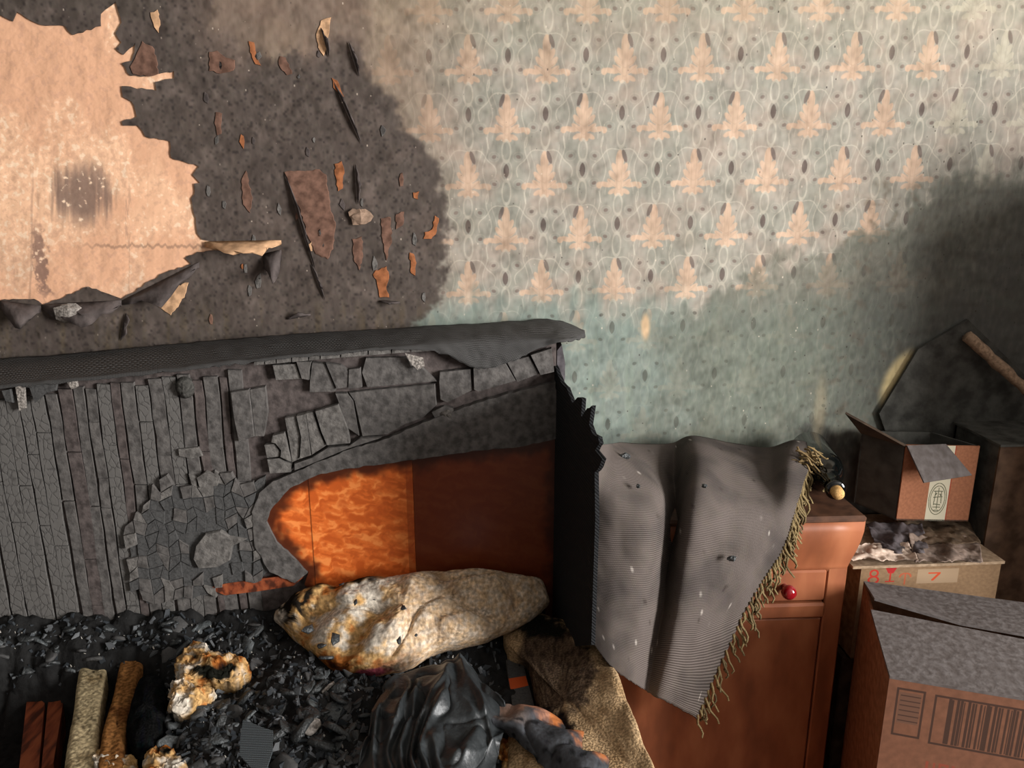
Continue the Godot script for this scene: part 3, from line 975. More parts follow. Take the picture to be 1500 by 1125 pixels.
func build_bed() -> void:
	var bed := thing("bed", "burnt wooden bed with charred headboard and patch of glossy orange veneer", "bed", Vector3(-.4, 0, .5))
	var zf := .122
	# the thick panel
	var out := []
	for px in [-150, 0, 120, 250, 330, 400, 500, 650, 815]: out.append(P(px, top_front(px) + 2, zf))
	var right: Vector3 = out[-1]
	out.append(Vector3(right.x + .004, .18, zf))
	out.append(Vector3(-1.26, .18, zf))
	out.append(Vector3(-1.26, out[0].y - .01, zf))
	var head := part(bed, "headboard", plate(out, Vector3.BACK, .112), M.char_brown, "charred headboard panel, split into strips and scales")
	# strips split by long cracks
	var x := -1.25
	while x < -.395:
		var wdt := rng.randf_range(.012, .026)
		var sl := rng.randf_range(-.002, .002)
		var px := proj(Vector3(x + wdt * .5, 1.1, zf)).x
		var ytop := P(px, top_front(px) + rng.randf_range(9, 22), zf).y
		var ylow := .70
		var y := ytop
		var lean := rng.randf_range(-.004, .004)
		var tone: Material = [M.char_check, M.char_check, M.char_brown, M.char][rng.randi() % 4]
		while y > ylow:
			var l := rng.randf_range(.05, .22)
			var y2 := maxf(y - l, ylow - .01)
			var zz := zf + .006 + rng.randf_range(0, .0007)
			var f := func(yy: float) -> float: return lean * (ytop - yy) / .4 + .0030 * nz.get_noise_2d(x * 9.0, yy * 14.0)
			var e1 := .0009
			var pts := []
			for k in 5:
				var yy := lerpf(y - .0003, y2, k / 4.0)
				pts.append(Vector3(x + e1 + f.call(yy) + rng.randf_range(0, .0007), yy + (rng.randf_range(-.0015, .0015) if k in [0, 4] else 0.0), zz))
			for k in 5:
				var yy := lerpf(y2, y - .0006, k / 4.0)
				pts.append(Vector3(x + wdt - e1 + f.call(yy) - rng.randf_range(0, .0007), yy, zz))
			part(head, "char_strip", plate(pts, Vector3(rng.randf_range(-.03, .03), 0, 1), zz - zf + .002, .008), tone)
			y = y2
		x += wdt + (rng.randf_range(-.0006, .0006) if rng.randf() < .5 else rng.randf_range(.0008, .0030))
	# flat charred plates, piece by piece
	var plates := [
		[417, 612, 433, 609, 440, 640, 437, 674, 428, 678, 424, 650], [434, 609, 447, 606, 452, 640, 455, 668, 439, 673, 441, 640], [448, 605, 458, 603, 468, 632, 477, 654, 457, 667, 453, 640],
		[461, 602, 495, 592, 509, 628, 512, 650, 479, 653, 470, 632], [491, 576, 508, 576, 517, 587, 526, 639, 510, 628, 497, 592],
		[510, 575, 533, 572, 638, 562, 640, 594, 619, 613, 593, 622, 567, 637, 530, 640, 518, 587], [387, 652, 402, 650, 410, 662, 409, 669, 391, 671],
		[399, 638, 416, 634, 426, 677, 411, 670, 412, 660, 403, 649, 397, 648], [391, 673, 409, 671, 428, 680, 426, 692, 395, 694], [430, 680, 456, 671, 480, 656, 512, 653, 528, 642, 560, 641, 510, 657, 450, 682, 430, 690],
		[399, 535, 433, 533, 441, 555, 404, 557], [434, 530, 455, 530, 452, 544, 452, 557, 442, 555], [457, 531, 476, 533, 492, 570, 490, 574, 453, 575, 454, 555], [477, 532, 499, 535, 511, 544, 509, 568, 493, 570],
		[535, 524, 595, 523, 602, 537, 619, 539, 641, 559, 537, 568, 529, 546], [511, 541, 527, 539, 529, 568, 510, 570], [644, 545, 690, 540, 692, 572, 655, 590, 645, 586, 643, 560],
		[693, 538, 740, 531, 756, 558, 700, 574, 694, 571], [742, 530, 775, 522, 790, 548, 758, 560], [777, 520, 808, 510, 812, 545, 792, 550],
		[261, 658, 290, 655, 296, 668, 280, 672, 262, 668], [288, 700, 300, 692, 322, 698, 318, 712, 292, 714], [632, 604, 650, 595, 664, 598, 660, 612, 640, 618],
		[338, 574, 364, 570, 372, 640, 350, 648, 342, 610], [366, 570, 388, 566, 392, 604, 386, 640, 374, 640],
	]
	for i in plates.size():
		var zz: float = zf + [.012, .016, .014, .018][i % 4]
		if i == 5 or i == 14: zz = zf + .010
		var tip := Vector3(rng.randf_range(-.06, .06), rng.randf_range(-.04, .08), 1)
		part(head, "char_plate", plate(px_poly(plates[i], zz), tip, .012, .03), M.char_light if i in [0, 1, 2, 3, 6, 7, 8, 10, 20, 21] else M.char)
	# splintered strip of edging along the top
	var ex := 372.0
	while ex < 622.0:
		var l := rng.randf_range(14, 46)
		var y0 := top_front(ex) + 1.0
		var y1 := top_front(minf(ex + l, 622)) + 1.0
		part(head, "edge_strip", plate(px_poly([ex, y0 + rng.randf_range(-2, 1), ex + l - 1.5, y1 + rng.randf_range(-2, 1), ex + l - 1.5, y1 + 8, ex, y0 + 8], zf + .016), Vector3.BACK, .014, .03), M.char_light)
		ex += l
	part(head, "splinter", plate(px_poly([593, 517, 620, 524, 622, 537, 612, 542, 602, 533], zf + .024), Vector3(.2, .3, 1), .003), M.ash, "pale curled splinter")
	for s in [[22, 566, 35, 560, 37, 598, 28, 602], [2, 572, 14, 570, 18, 590, 8, 588], [40, 562, 84, 556, 82, 572, 66, 576, 50, 590], [98, 560, 110, 556, 112, 566, 104, 570]]:
		part(head, "splinter", plate(px_poly(s, zf + .02), Vector3(rng.randf_range(-.2, .2), .2, 1), .006, .05), M.ash if s[0] in [22, 98] else M.char_dark)
	# scaly crust
	var patch := [Vector2(180, 800), Vector2(188, 762), Vector2(205, 745), Vector2(212, 716), Vector2(240, 703), Vector2(262, 712), Vector2(290, 702), Vector2(300, 692), Vector2(330, 695), Vector2(345, 708), Vector2(372, 700), Vector2(388, 690), Vector2(386, 722), Vector2(370, 750), Vector2(376, 795), Vector2(396, 836), Vector2(370, 856), Vector2(300, 872), Vector2(205, 884), Vector2(186, 845)]
	var under := []
	for p in patch: under.append(P(p.x + (10 if p.x < 280 else 0), p.y + (8 if p.y < 780 else 0), zf + .010))
	part(head, "crust", plate(ragged(under, .008, .002), Vector3.BACK, .012, .0), M.char_dark)
	var corner := func(gx: int, gy: int) -> Vector2:
		var j := Vector2(nz.get_noise_2d(gx * 3.7, gy * 5.3), nz.get_noise_2d(gx * 4.9 + 50.0, gy * 3.1)) * 9.0
		return Vector2(170 + gx * 15.0 + (gy - 7) * 2.0, 684 + gy * 16.5 - gx * 1.0 + (6 if gx % 2 else 0)) + j
	for gy in range(0, 14):
		for gx in range(0, 16):
			var quad: Array = [corner.call(gx, gy), corner.call(gx + 1, gy), corner.call(gx + 1, gy + 1), corner.call(gx, gy + 1)]
			var c: Vector2 = (quad[0] + quad[1] + quad[2] + quad[3]) * .25
			var inside := sd_poly(c, patch)
			if inside > 0.0 or c.distance_to(Vector2(312, 812)) < 40.0: continue
			var edge := ss(-34, -6, inside)
			if rng.randf() > .85: continue
			var zz := zf + .0115 + .0018 * rng.randf() + .004 * edge * rng.randf()
			var pts := []
			for k in 4:
				var p0: Vector2 = quad[k].lerp(c, .05)
				var p1: Vector2 = quad[(k + 1) % 4].lerp(c, .05)
				pts.append(P(p0.x, p0.y, zz))
				var mp := p0.lerp(p1, .5) + (p0.lerp(p1, .5) - c) * rng.randf_range(-.06, .04)
				pts.append(P(mp.x, mp.y, zz))
			part(head, "char_scale", plate(pts, Vector3(rng.randf_range(-.06, .06), rng.randf_range(-.05, .07), 1), .009, .04), M.char_light if rng.randf() < .25 * edge else (M.char if rng.randf() < .2 + .6 * edge else M.char_dark))
	part(head, "char_plate", plate(px_poly([286, 800, 300, 782, 322, 778, 336, 786, 362, 790, 340, 800, 336, 822, 318, 832, 290, 834, 282, 820], zf + .019), Vector3(0, .05, 1), .01, .05), M.char_light, "smooth grey flake of char")
	part(head, "blister", blob(circle(P(272, 567, zf + .004), .016, .02, 20), Vector3.BACK, .016, 6, 20, .5, func(p, _r): return Vector3(0, 0, .003 * n3(p, 90.0)), func(_p, _r): return lin(84, 82, 78), .004), M.dust, "round grey blister in the char")
	part(head, "blister", blob(circle(P(655, 605, zf + .006), .016, .01, 20), Vector3.BACK, .012, 6, 20, .5, func(p, _r): return Vector3(0, 0, .003 * n3(p, 90.0)), func(_p, _r): return lin(110, 104, 98), .004), M.dust)
	# the grey rim and the veneer that the fire spared
	var rim := [400, 705, 450, 684, 510, 659, 570, 642, 620, 619, 660, 604, 700, 590, 760, 573, 814, 560, 818, 642, 760, 655, 700, 660, 620, 672, 540, 682, 470, 694, 425, 715, 398, 745, 390, 765, 405, 795, 430, 818, 450, 840, 432, 854, 395, 838, 373, 800, 369, 750, 380, 722]
	var rp := rough_line(px_poly(rim, zf + .017), .008, .0012)
	part(head, "char_rim", plate(rp, Vector3.BACK, .016), M.char, "smooth grey rim of char round the orange veneer")
	var ven := PackedVector2Array()
	var vflat := [384, 762, 396, 742, 423, 713, 470, 690, 540, 678, 620, 668, 700, 655, 760, 650, 817, 640, 819, 930, 640, 930, 480, 900, 446, 856, 452, 838, 430, 818, 405, 795]
	var vpoly := []
	for i in range(0, vflat.size(), 2):
		var p := P(vflat[i], vflat[i + 1], zf + .011)
		ven.append(Vector2(p.x, p.y))
		vpoly.append(Vector2(vflat[i], vflat[i + 1]))
	var vm := mat(Color.WHITE, .32, .5)
	var vx0 := -.42
	var vx1 := .18
	var vy0 := .66
	var vy1 := 1.06
	var s := Vector2i(480, 320)
	var burl := noise_image(512, 51, .03, 5)
	var curl := noise_image(512, 52, .03, 3)
	var img := Image.create(s.x, s.y, false, Image.FORMAT_RGB8)
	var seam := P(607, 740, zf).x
	var seam0 := P(456, 740, zf).x
	for j in s.y:
		for i in s.x:
			var w := Vector3(lerpf(vx0, vx1, (i + .5) / s.x), lerpf(vy1, vy0, (j + .5) / s.y), zf + .011)
			var q := proj(w)
			var o := 0 if w.x < seam0 else 60
			var c0: float = curl.get_pixel((i + o) % 512, j).r
			var b: float = burl.get_pixel((i + o + int(c0 * 40)) % 512, (j * 2 + int(c0 * 26)) % 512).r
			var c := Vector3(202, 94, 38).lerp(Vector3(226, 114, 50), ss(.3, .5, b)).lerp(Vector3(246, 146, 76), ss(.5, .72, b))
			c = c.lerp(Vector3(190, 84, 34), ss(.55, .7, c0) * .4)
			if w.x > seam: c = c.lerp(Vector3(82, 33, 17), .8)  # right sheet coloured darker brown, standing in part for the wing's shade
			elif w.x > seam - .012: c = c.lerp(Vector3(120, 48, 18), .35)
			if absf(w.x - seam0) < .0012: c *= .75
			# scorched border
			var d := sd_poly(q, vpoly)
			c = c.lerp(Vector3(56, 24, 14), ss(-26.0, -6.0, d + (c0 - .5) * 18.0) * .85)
			img.set_pixel(i, j, Color8(int(c.x), int(c.y), int(c.z)))
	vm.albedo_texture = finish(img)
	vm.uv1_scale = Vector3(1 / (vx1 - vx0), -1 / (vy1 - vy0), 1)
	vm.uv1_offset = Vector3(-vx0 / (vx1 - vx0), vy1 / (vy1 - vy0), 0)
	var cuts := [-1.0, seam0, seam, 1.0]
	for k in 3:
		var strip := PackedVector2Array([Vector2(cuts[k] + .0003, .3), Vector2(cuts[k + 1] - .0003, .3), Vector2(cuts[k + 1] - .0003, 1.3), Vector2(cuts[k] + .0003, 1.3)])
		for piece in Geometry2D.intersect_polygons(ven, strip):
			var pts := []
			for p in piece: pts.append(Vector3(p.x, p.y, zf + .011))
			part(head, "veneer_sheet", plate(pts, Vector3.BACK, .010), vm, "glossy orange burl veneer" if k < 2 else "veneer sheet in darker brown, with the wing shade painted in")
	part(head, "veneer_sheet", plate(px_poly([304, 862, 330, 855, 420, 843, 444, 846, 430, 858, 380, 866, 330, 872], zf + .012), Vector3(0, .2, 1), .01), M.slat, "thin strip of scorched orange veneer")
	# side wing at the right end of the headboard
	var w0 := Vector3(.139, 0, .10)
	var w1 := Vector3(.168, 0, .375)
	var wn := (w1 - w0).cross(Vector3.UP).normalized()
	if wn.x > 0: wn = -wn
	var jag := [800, 508, 812, 535, 822, 560, 830, 568, 838, 590, 846, 582, 853, 584, 851, 612, 860, 598, 867, 594, 863, 622, 868, 636, 876, 640, 878, 650, 872, 660, 882, 672, 878, 684, 871, 692, 872, 760, 869, 850, 866, 945]
	var wing := []
	for i in range(0, jag.size(), 2):
		var p := on_plane(jag[i], jag[i + 1], w0, wn)
		if p.z > w0.z + .004: wing.append(p)
	wing = rough_line(wing, .012, .0015)
	for i in wing.size(): wing[i] -= wn * (wing[i] - w0).dot(wn)
	var low: Vector3 = wing[-1]
	wing.append(Vector3(lerpf(low.x, w0.x, .5), .69, lerpf(low.z, w0.z, .5)))
	wing.append(Vector3(w0.x, .60, w0.z))
	wing.append(Vector3(w0.x, wing[0].y, w0.z))
	var wg := part(bed, "side_wing", plate(wing, wn, .006, 0.0), wing_mat(), "side wing covered in black burnt cloth with a jagged edge")
	part(wg, "end_cap", plate([P(816, 512, .10), P(823, 503, .10), P(828, 530, .10), P(828, 555, .10), P(823, 575, .10), P(815, 590, .10)], Vector3.BACK, .06, .05), tri_mat(mat(rgb(96, 92, 96), .8, .3), 8.0, M.char.albedo_texture), "bluish grey rounded end of the headboard")
	# frame and slats
	part(bed, "side_rail", box(Vector3(-1.25, .25, .12), Vector3(-1.21, .52, 1.3), .004), M.slat)
	part(bed, "side_rail", box(Vector3(.135, .25, .15), Vector3(.165, .52, 1.3), .004), M.slat)
	part(bed, "foot_rail", box(Vector3(-1.25, .25, 1.3), Vector3(.165, .52, 1.34), .004), M.slat)
	for xx in [-1.23, .15]:
		for zz in [.2, 1.28]: part(bed, "leg", box(Vector3(xx - .025, 0, zz - .025), Vector3(xx + .025, .26, zz + .025), .004), M.slat)
	part(bed, "mattress_base", box(Vector3(-1.21, .42, .125), Vector3(.135, .535, 1.3), .01), M.soot)
	# bare slats at the left front
	for q in [[44, 982, 70, 980, 56, 1135, 26, 1140], [77, 978, 100, 976, 96, 1010, 78, 1120, 60, 1128, 72, 1010], [-40, 985, -12, 984, -30, 1140, -62, 1140]]:
		var pts := []
		for i in range(0, 8 if q.size() == 8 else 12, 2): pts.append(Y(q[i], q[i + 1], .60))
		part(bed, "slat", plate(pts, Vector3.UP, .065, .02), M.slat, "scorched red-brown slat")
	var plank := []
	for q in [[741, 966], [764, 962], [786, 1046], [752, 1046]]: plank.append(Y(q[0], q[1], .672))
	part(bed, "slat", plate(plank, Vector3.UP, .02, .02), M.char_dark, "scorched slat showing an orange band")
	var band := []  # sliver of sunlight painted as an orange band on the slat
	for q in [[745, 994], [770, 990], [774, 1004], [748, 1010]]: band.append(Y(q[0], q[1], .6725))
	part(bed, "sunlit_patch", plate(band, Vector3.UP, .002), mat(rgb(196, 84, 40), .35, .5), "orange varnish of the slat with a sunlight sliver painted in")

func build_shade_cupboard() -> void:
	# added unseen beyond the cartons to keep window light off them and the wall
	var x0 := 1.24
	var x1 := 1.79
	var zf := .56
	var h := 1.52
	var c := thing("shade_cupboard", "added unseen brown wooden cupboard standing beyond the cartons by the wall", "shade_cupboard", Vector3(1.47, 0, .3))
	part(c, "body", box(Vector3(x0, .06, .02), Vector3(x1, h - .02, zf - .02), .003), M.wood)
	part(c, "top", box(Vector3(x0 - .012, h - .02, .012), Vector3(x1 + .012, h, zf + .012), .004), M.wood)
	part(c, "plinth", box(Vector3(x0 + .02, 0, .04), Vector3(x1 - .02, .06, zf - .04)), M.wood)
	for k in 2:
		var a := lerpf(x0, x1, k * .5)
		var d := part(c, "door", box(Vector3(a + .004, .07, zf - .02), Vector3(a + .27, h - .025, zf), .003), M.wood)
		part(d, "knob", lathe([Vector2(0, .02), Vector2(.008, .018), Vector2(.011, .012), Vector2(.006, .004), Vector2(.005, 0)], 16, Vector3(a + (.245 if k == 0 else .03), .75, zf), Vector3.BACK), M.red_knob)

func circle(c: Vector3, rx: float, ry: float, n: int) -> Array:
	var r := []
	for k in n: r.append(c + Vector3(cos(TAU * k / n) * rx, sin(TAU * k / n) * ry, 0))
	return r


# ---------------------------------------------------------------- cloth and bedding
func spline_grid(ctrl: Array, rows: int, cols: int) -> Array:
	# ctrl: rows of Vector3, Catmull-Rom both ways
	var mid := []
	for line in ctrl:
		var r := []
		var n: int = line.size()
		for j in cols:
			var t := float(j) / (cols - 1) * (n - 1)
			var k := mini(int(t), n - 2)
			r.append(line[k].cubic_interpolate(line[k + 1], line[maxi(k - 1, 0)], line[mini(k + 2, n - 1)], t - k))
		mid.append(r)
	var out := []
	var m := ctrl.size()
	for i in rows:
		var t := float(i) / (rows - 1) * (m - 1)
		var k := mini(int(t), m - 2)
		var r := []
		for j in cols: r.append(mid[k][j].cubic_interpolate(mid[k + 1][j], mid[maxi(k - 1, 0)][j], mid[mini(k + 2, m - 1)][j], t - k))
		out.append(r)
	return out

func scorch(p: Vector3, f: float, bias := 0.0) -> Color:
	# white, tan, orange-brown and black burns on cloth
	var v := n3(p, f) + .45 * n3(p + Vector3(3, 9, 2), f * 3.1) + bias
	var c := lin(236, 224, 206).lerp(lin(222, 178, 118), ss(-.45, -.05, v))
	c = c.lerp(lin(190, 116, 58), ss(.12, .42, v)).lerp(lin(88, 46, 24), ss(.5, .72, v))
	return c.lerp(lin(34, 30, 28), ss(.74, .92, v))

func build_bedding() -> void:
	# burnt woven cloth over the top of the headboard
	var back := [[-560, 575], [-150, 540], [0, 527], [100, 520], [250, 506], [330, 499], [400, 493], [500, 487], [580, 482], [650, 478], [700, 475], [750, 472], [800, 469], [830, 474], [856, 487]]
	var rows := []
	for i in 5: rows.append([])
	for b in back:
		var px: float = b[0]
		var a := P(px, b[1], .012)
		var fy := top_front(px) - 2.0
		if px > 800: fy = 496.0 if px < 840 else 489.0
		var c := P(px, fy, .132)
		if px > 840: c = P(px, 489.0, .06)
		var drop := 0.0
		if px > 580: drop = [0.0, 16, 42, 40, 30, 10, 3, 1][clampi(int((px - 580) / 40.0), 0, 7)]
		if px < 340: drop = 6.0
		rows[0].append(a)
		rows[1].append(a.lerp(c, .5) + Vector3(0, .004, 0))
		rows[2].append(c)
		rows[3].append(P(px, fy + maxf(drop * .5, 2.0), .141 if px < 840 else .06))
		rows[4].append(P(px, fy + maxf(drop, 4.0), .1435 if px < 840 else .06))
	var g := spline_grid(rows, 20, 130)
	for i in g.size():
		for j in g[i].size():
			var p: Vector3 = g[i][j]
			g[i][j] = p + Vector3(0, .0025 * n3(p, 30.0), (.003 * n3(p, 60.0) if i > 8 else 0.0)) - (Vector3(0, .006 * absf(n3(p, 110.0)), 0) if i == g.size() - 1 else Vector3.ZERO)
	solo("burnt_cover", sheet(g, .004, Vector2(1.7, .3)), M.burnt_weave, "black burnt woven cover lying along the top of the headboard", "cover")

	# pillow leaning against the headboard
	var ol := []
	for q in [[404, 905, .69], [415, 880, .71], [440, 862, .735], [480, 848, .75], [540, 838, .765], [640, 836, .775], [740, 838, .77], [795, 852, .75], [806, 885, .72], [770, 918, .70], [700, 945, .69], [640, 960, .68], [590, 985, .68], [545, 992, .675], [490, 985, .675], [455, 960, .675], [425, 935, .68]]:
		var p := Y(q[0], q[1], q[2])
		p.z = maxf(p.z, .142)
		ol.append(p)
	var puff := func(p: Vector3, r: float) -> Vector3:
		var d := .010 * n3(p, 9.0) + .003 * n3(p, 26.0) + .0012 * n3(p, 140.0)
		d -= .012 * pow(1.0 - absf(sm(p + Vector3(2, 0, 0), 7.0)), 9.0) * ss(.98, .7, r)
		d += .008 * absf(sm(p + Vector3(0, 5, 0), 12.0))
		# creases towards the burnt left end
		var q := proj(p)
		d += .012 * sin(q.x * .075 + q.y * .05 + 2.0 * n3(p, 8.0)) * ss(650, 480, q.x) * (1.0 - r * .6)
		return Vector3(0, d, d * .5)
	var pcol := func(p: Vector3, r: float) -> Color:
		var q := proj(p)
		var c := scorch(p, 16.0, -.15 + .5 * ss(940, 990, q.y) * ss(700, 600, q.x))
		c = c.lerp(lin(234, 198, 156).lerp(lin(243, 224, 202), ss(-.4, .6, n3(p, 70.0))), ss(540, 620, q.x) * .9)
		c = c.lerp(lin(150, 108, 70), ss(.1, .7, n3(p + Vector3(4, 0, 0), 14.0)) * .4 * ss(560, 640, q.x))
		# burnt black end
		var burn := in_ell(q, Vector2(428, 880), Vector2(44, 36), 40) + .5 * n3(p, 34.0)
		c = c.lerp(lin(40, 34, 30), ss(1.0, .6, burn) * ss(-.2, .1, n3(p + Vector3(1, 1, 1), 40.0) + .1))
		var line := absf(q.y - (852.0 - (q.x - 480.0) * .12)) + 10.0 * n3(p, 40.0)
		c = c.lerp(lin(46, 36, 28), ss(10.0, 4.0, line) * ss(570, 540, q.x) * ss(440, 460, q.x))
		c = c.lerp(lin(176, 86, 98), ss(1.0, .6, in_ell(q, Vector2(545, 985), Vector2(30, 8), -6) + .3 * n3(p, 60.0)))
		return c
	solo("pillow", blob(ol, Vector3(0, .75, .66), .062, 60, 190, .38, puff, pcol, .02), M.fluff, "scorched cream pillow leaning against the orange veneer", "pillow")

	# tan bedding at the right end of the bed
	var br := []
	for q in [[735, 930, .685], [752, 912, .69], [800, 902, .70], [850, 925, .725], [880, 952, .735], [908, 1000, .735], [930, 1060, .73], [956, 1125, .72], [985, 1200, .71], [860, 1230, .70], [740, 1200, .66], [745, 1075, .665], [790, 1050, .68], [774, 966, .685], [745, 958, .685]]:
		br.append(Y(q[0], q[1], q[2]))
	var bcol := func(p: Vector3, r: float) -> Color:
		var q := proj(p)
		var v := n3(p, 22.0) + .5 * n3(p, 70.0)
		var c := lin(204, 172, 132).lerp(lin(172, 140, 102), ss(-.2, .6, v))
		var weave := in_ell(q, Vector2(812, 985), Vector2(64, 62), 10) + .25 * n3(p, 40.0)
		c = c.lerp(lin(118, 98, 80).lerp(lin(76, 62, 52), ss(-.1, .3, nz.get_noise_2d(p.x * 260.0, p.z * 50.0))), ss(1.05, .9, weave))
		c = c.lerp(lin(38, 34, 32), ss(1.0, .6, in_ell(q, Vector2(785, 915), Vector2(70, 24), 8) + .5 * n3(p, 50.0)))
		c = c.lerp(lin(44, 38, 34), ss(1.0, .7, in_ell(q, Vector2(790, 1050), Vector2(62, 22), 22) + .4 * n3(p, 40.0)))
		return c
	solo("bedding", blob(br, Vector3.UP, .016, 26, 110, .4, func(p, r): return Vector3(0, .006 * n3(p, 12.0) + .0018 * n3(p, 60.0) + .006 * absf(sin(p.x * 55.0 + p.z * 30.0)) * ss(.5, .9, r), 0), bcol, .16), M.cloth, "tan brown quilted bedding curving over the right edge of the bed", "bedding")

	# crumpled black cloth
	var ctrl := []
	for line in [
		[[560, 1005, .705], [590, 990, .715], [628, 978, .722], [664, 966, .728], [698, 985, .722], [734, 1038, .708]],
		[[546, 1042, .705], [580, 1032, .715], [616, 1022, .72], [656, 1012, .728], [700, 1026, .725], [742, 1058, .705]],
		[[534, 1085, .70], [570, 1078, .71], [608, 1072, .715], [650, 1064, .722], [698, 1070, .72], [740, 1085, .70]],
		[[524, 1125, .695], [562, 1124, .705], [602, 1122, .71], [646, 1116, .715], [694, 1112, .712], [734, 1118, .69]],
		[[518, 1180, .69], [558, 1184, .70], [598, 1186, .705], [644, 1180, .71], [686, 1170, .70], [728, 1165, .68]]]:
		var r := []
		for q in line: r.append(Y(q[0], q[1], q[2]))
		ctrl.append(r)
	var bg := spline_grid(ctrl, 90, 130)
	var saw := func(x: float) -> float:
		var f := absf(x - floorf(x) - .5) * 2.0
		return f * f
	for i in bg.size():
		for j in bg[i].size():
			var t := i / 89.0
			var u: float = j / 129.0
			var p: Vector3 = bg[i][j]
			var w := ns.get_noise_2d(u * 2.0, t * 1.0 + 5.0)
			var w2 := ns.get_noise_2d(u * 4.0 + 20.0, t * 1.4)
			var big := .5 + .5 * ns.get_noise_2d(u * 5.0, t * 2.0 + 9.0)
			var pleat: float = saw.call(u * 8.5 + .6 * w2 + .6 * w + .3 * t) * ss(.66, .46, u) * ss(.02, .3, t) * (.35 + .8 * big)
			var flap: float = saw.call(u * 2.6 - t * 1.3 + .5 * w2 + .2) * ss(.4, .6, u)
			var cross: float = saw.call(t * 2.2 + u * 1.8 + .8 * w) * (.4 + .6 * big)
			bg[i][j] = p + Vector3(.008 * sm(p, 12.0), .017 * pleat + .012 * flap + .008 * cross - .006 * pow(1.0 - absf(sm(p, 14.0)), 6.0), .010 * sm(p + Vector3(5, 5, 5), 12.0))
	solo("burnt_cloth", sheet(bg, .002), M.silk, "shiny black crumpled cloth beside the pillow on the bed", "cloth")

	# grey burnt cover with a pink and orange torn hem
	ctrl = []
	for line in [
		[[714, 1030, .712], [760, 1034, .714], [800, 1042, .714], [850, 1066, .71], [892, 1096, .70], [930, 1128, .685], [955, 1170, .67]],
		[[716, 1042, .72], [760, 1050, .722], [796, 1060, .724], [840, 1085, .722], [878, 1115, .72], [910, 1145, .71], [930, 1190, .69]],
		[[722, 1056, .715], [758, 1066, .718], [790, 1082, .72], [828, 1110, .718], [860, 1140, .72], [885, 1170, .70], [900, 1215, .68]],
		[[726, 1064, .69], [752, 1078, .70], [776, 1100, .70], [806, 1132, .70], [834, 1164, .69], [855, 1195, .68], [865, 1240, .66]]]:
		var r := []
		for q in line: r.append(Y(q[0], q[1], q[2]))
		ctrl.append(r)
	var hg := spline_grid(ctrl, 34, 90)
	var hc := []
	for i in hg.size():
		var cr := []
		for j in hg[i].size():
			var p: Vector3 = hg[i][j]
			hg[i][j] = p + Vector3(0, .007 * sm(p, 16.0) - .006 * pow(1.0 - absf(sm(p, 11.0)), 6.0), .003 * sm(p, 30.0))
			var t := i / 33.0 + .22 * n3(p, 30.0)
			var u: float = j / 89.0
			var hem := lin(196, 140, 112) if u < .35 else lin(206, 128, 76)
			hem = hem.lerp(lin(120, 92, 84), ss(0.0, .5, n3(p + Vector3(7, 0, 0), 36.0)))
			var c := hem.lerp(lin(74, 76, 80), ss(.2, .32, t + (.0 if u < .2 or u > .45 else .12)))
			c = c.lerp(lin(136, 118, 108), ss(.28, .12, u) * ss(.6, .3, t) * .8)
			c = c.lerp(lin(30, 31, 33), ss(.1, .5, n3(p, 44.0)) * ss(.25, .4, t))
			cr.append(c)
		hc.append(cr)
	solo("burnt_cover", sheet(hg, .003, Vector2.ONE, hc), M.paper, "burnt grey cover with a torn pink and orange hem", "cover")

	# scorched stuffing under the black cloth
	var foam := func(pts: Array, y: float, h: float, f: float, bias: float, label: String, dark: Array) -> void:
		var o := []
		for q in pts: o.append(Y(q[0], q[1], y))
		var colour := func(p: Vector3, _r: float) -> Color:
			var c := scorch(p, f, bias)
			var q := proj(p)
			for d in dark: c = c.lerp(lin(36, 34, 33), ss(1.0, .8, in_ell(q, Vector2(d[0], d[1]), Vector2(d[2], d[3]), d[4]) + .35 * n3(p, 80.0)))
			return c
		solo("stuffing", blob(o, Vector3(0, 1, .25), h * .75, 24, 90, .35, func(p, _r): return Vector3(.006 * n3(p, 60.0), .008 * n3(p, 40.0) + .004 * n3(p, 110.0) - .006 * pow(1.0 - absf(n3(p, 30.0)), 6.0), .006 * n3(p + Vector3(2, 2, 2), 60.0)), colour, .03), M.fluff, label, "stuffing", "scorched lumps of stuffing")
	foam.call([[257, 990], [260, 968], [275, 953], [292, 945], [306, 955], [318, 966], [345, 968], [362, 973], [369, 981], [352, 997], [330, 1000], [300, 998], [270, 1002]], .69, .035, 20.0, .05, "white and orange scorched stuffing with a black crust across it", [[308, 985, 34, 11, 8], [335, 978, 14, 8, 0], [286, 962, 5, 4, 0]])
	foam.call([[250, 1004], [270, 1000], [290, 1012], [318, 1016], [306, 1028], [290, 1040], [268, 1048], [247, 1046]], .68, .03, 14.0, -.2, "small cream wedge of stuffing with a brown tip", [[250, 1046, 8, 4, 0]])
	foam.call([[640, 1092], [672, 1082], [700, 1090], [706, 1130], [690, 1190], [640, 1190]], .665, .03, 18.0, .22, "ochre fibrous stuffing showing under the black cloth", [])
	foam.call([[726, 1090], [752, 1078], [790, 1105], [822, 1140], [815, 1210], [726, 1210]], .655, .03, 18.0, .28, "ochre brown stuffing under the torn grey cover", [])
	foam.call([[212, 1112], [226, 1098], [244, 1096], [262, 1108], [276, 1120], [280, 1170], [212, 1170]], .66, .025, 18.0, -.05, "cream and tan stuffing lying beside the bare slats", [[240, 1100, 12, 6, 0]])
	foam.call([[136, 1108], [150, 1098], [172, 1104], [200, 1112], [206, 1160], [140, 1165]], .645, .022, 16.0, -.1, "tan scorched stuffing at the foot of the black block", [])

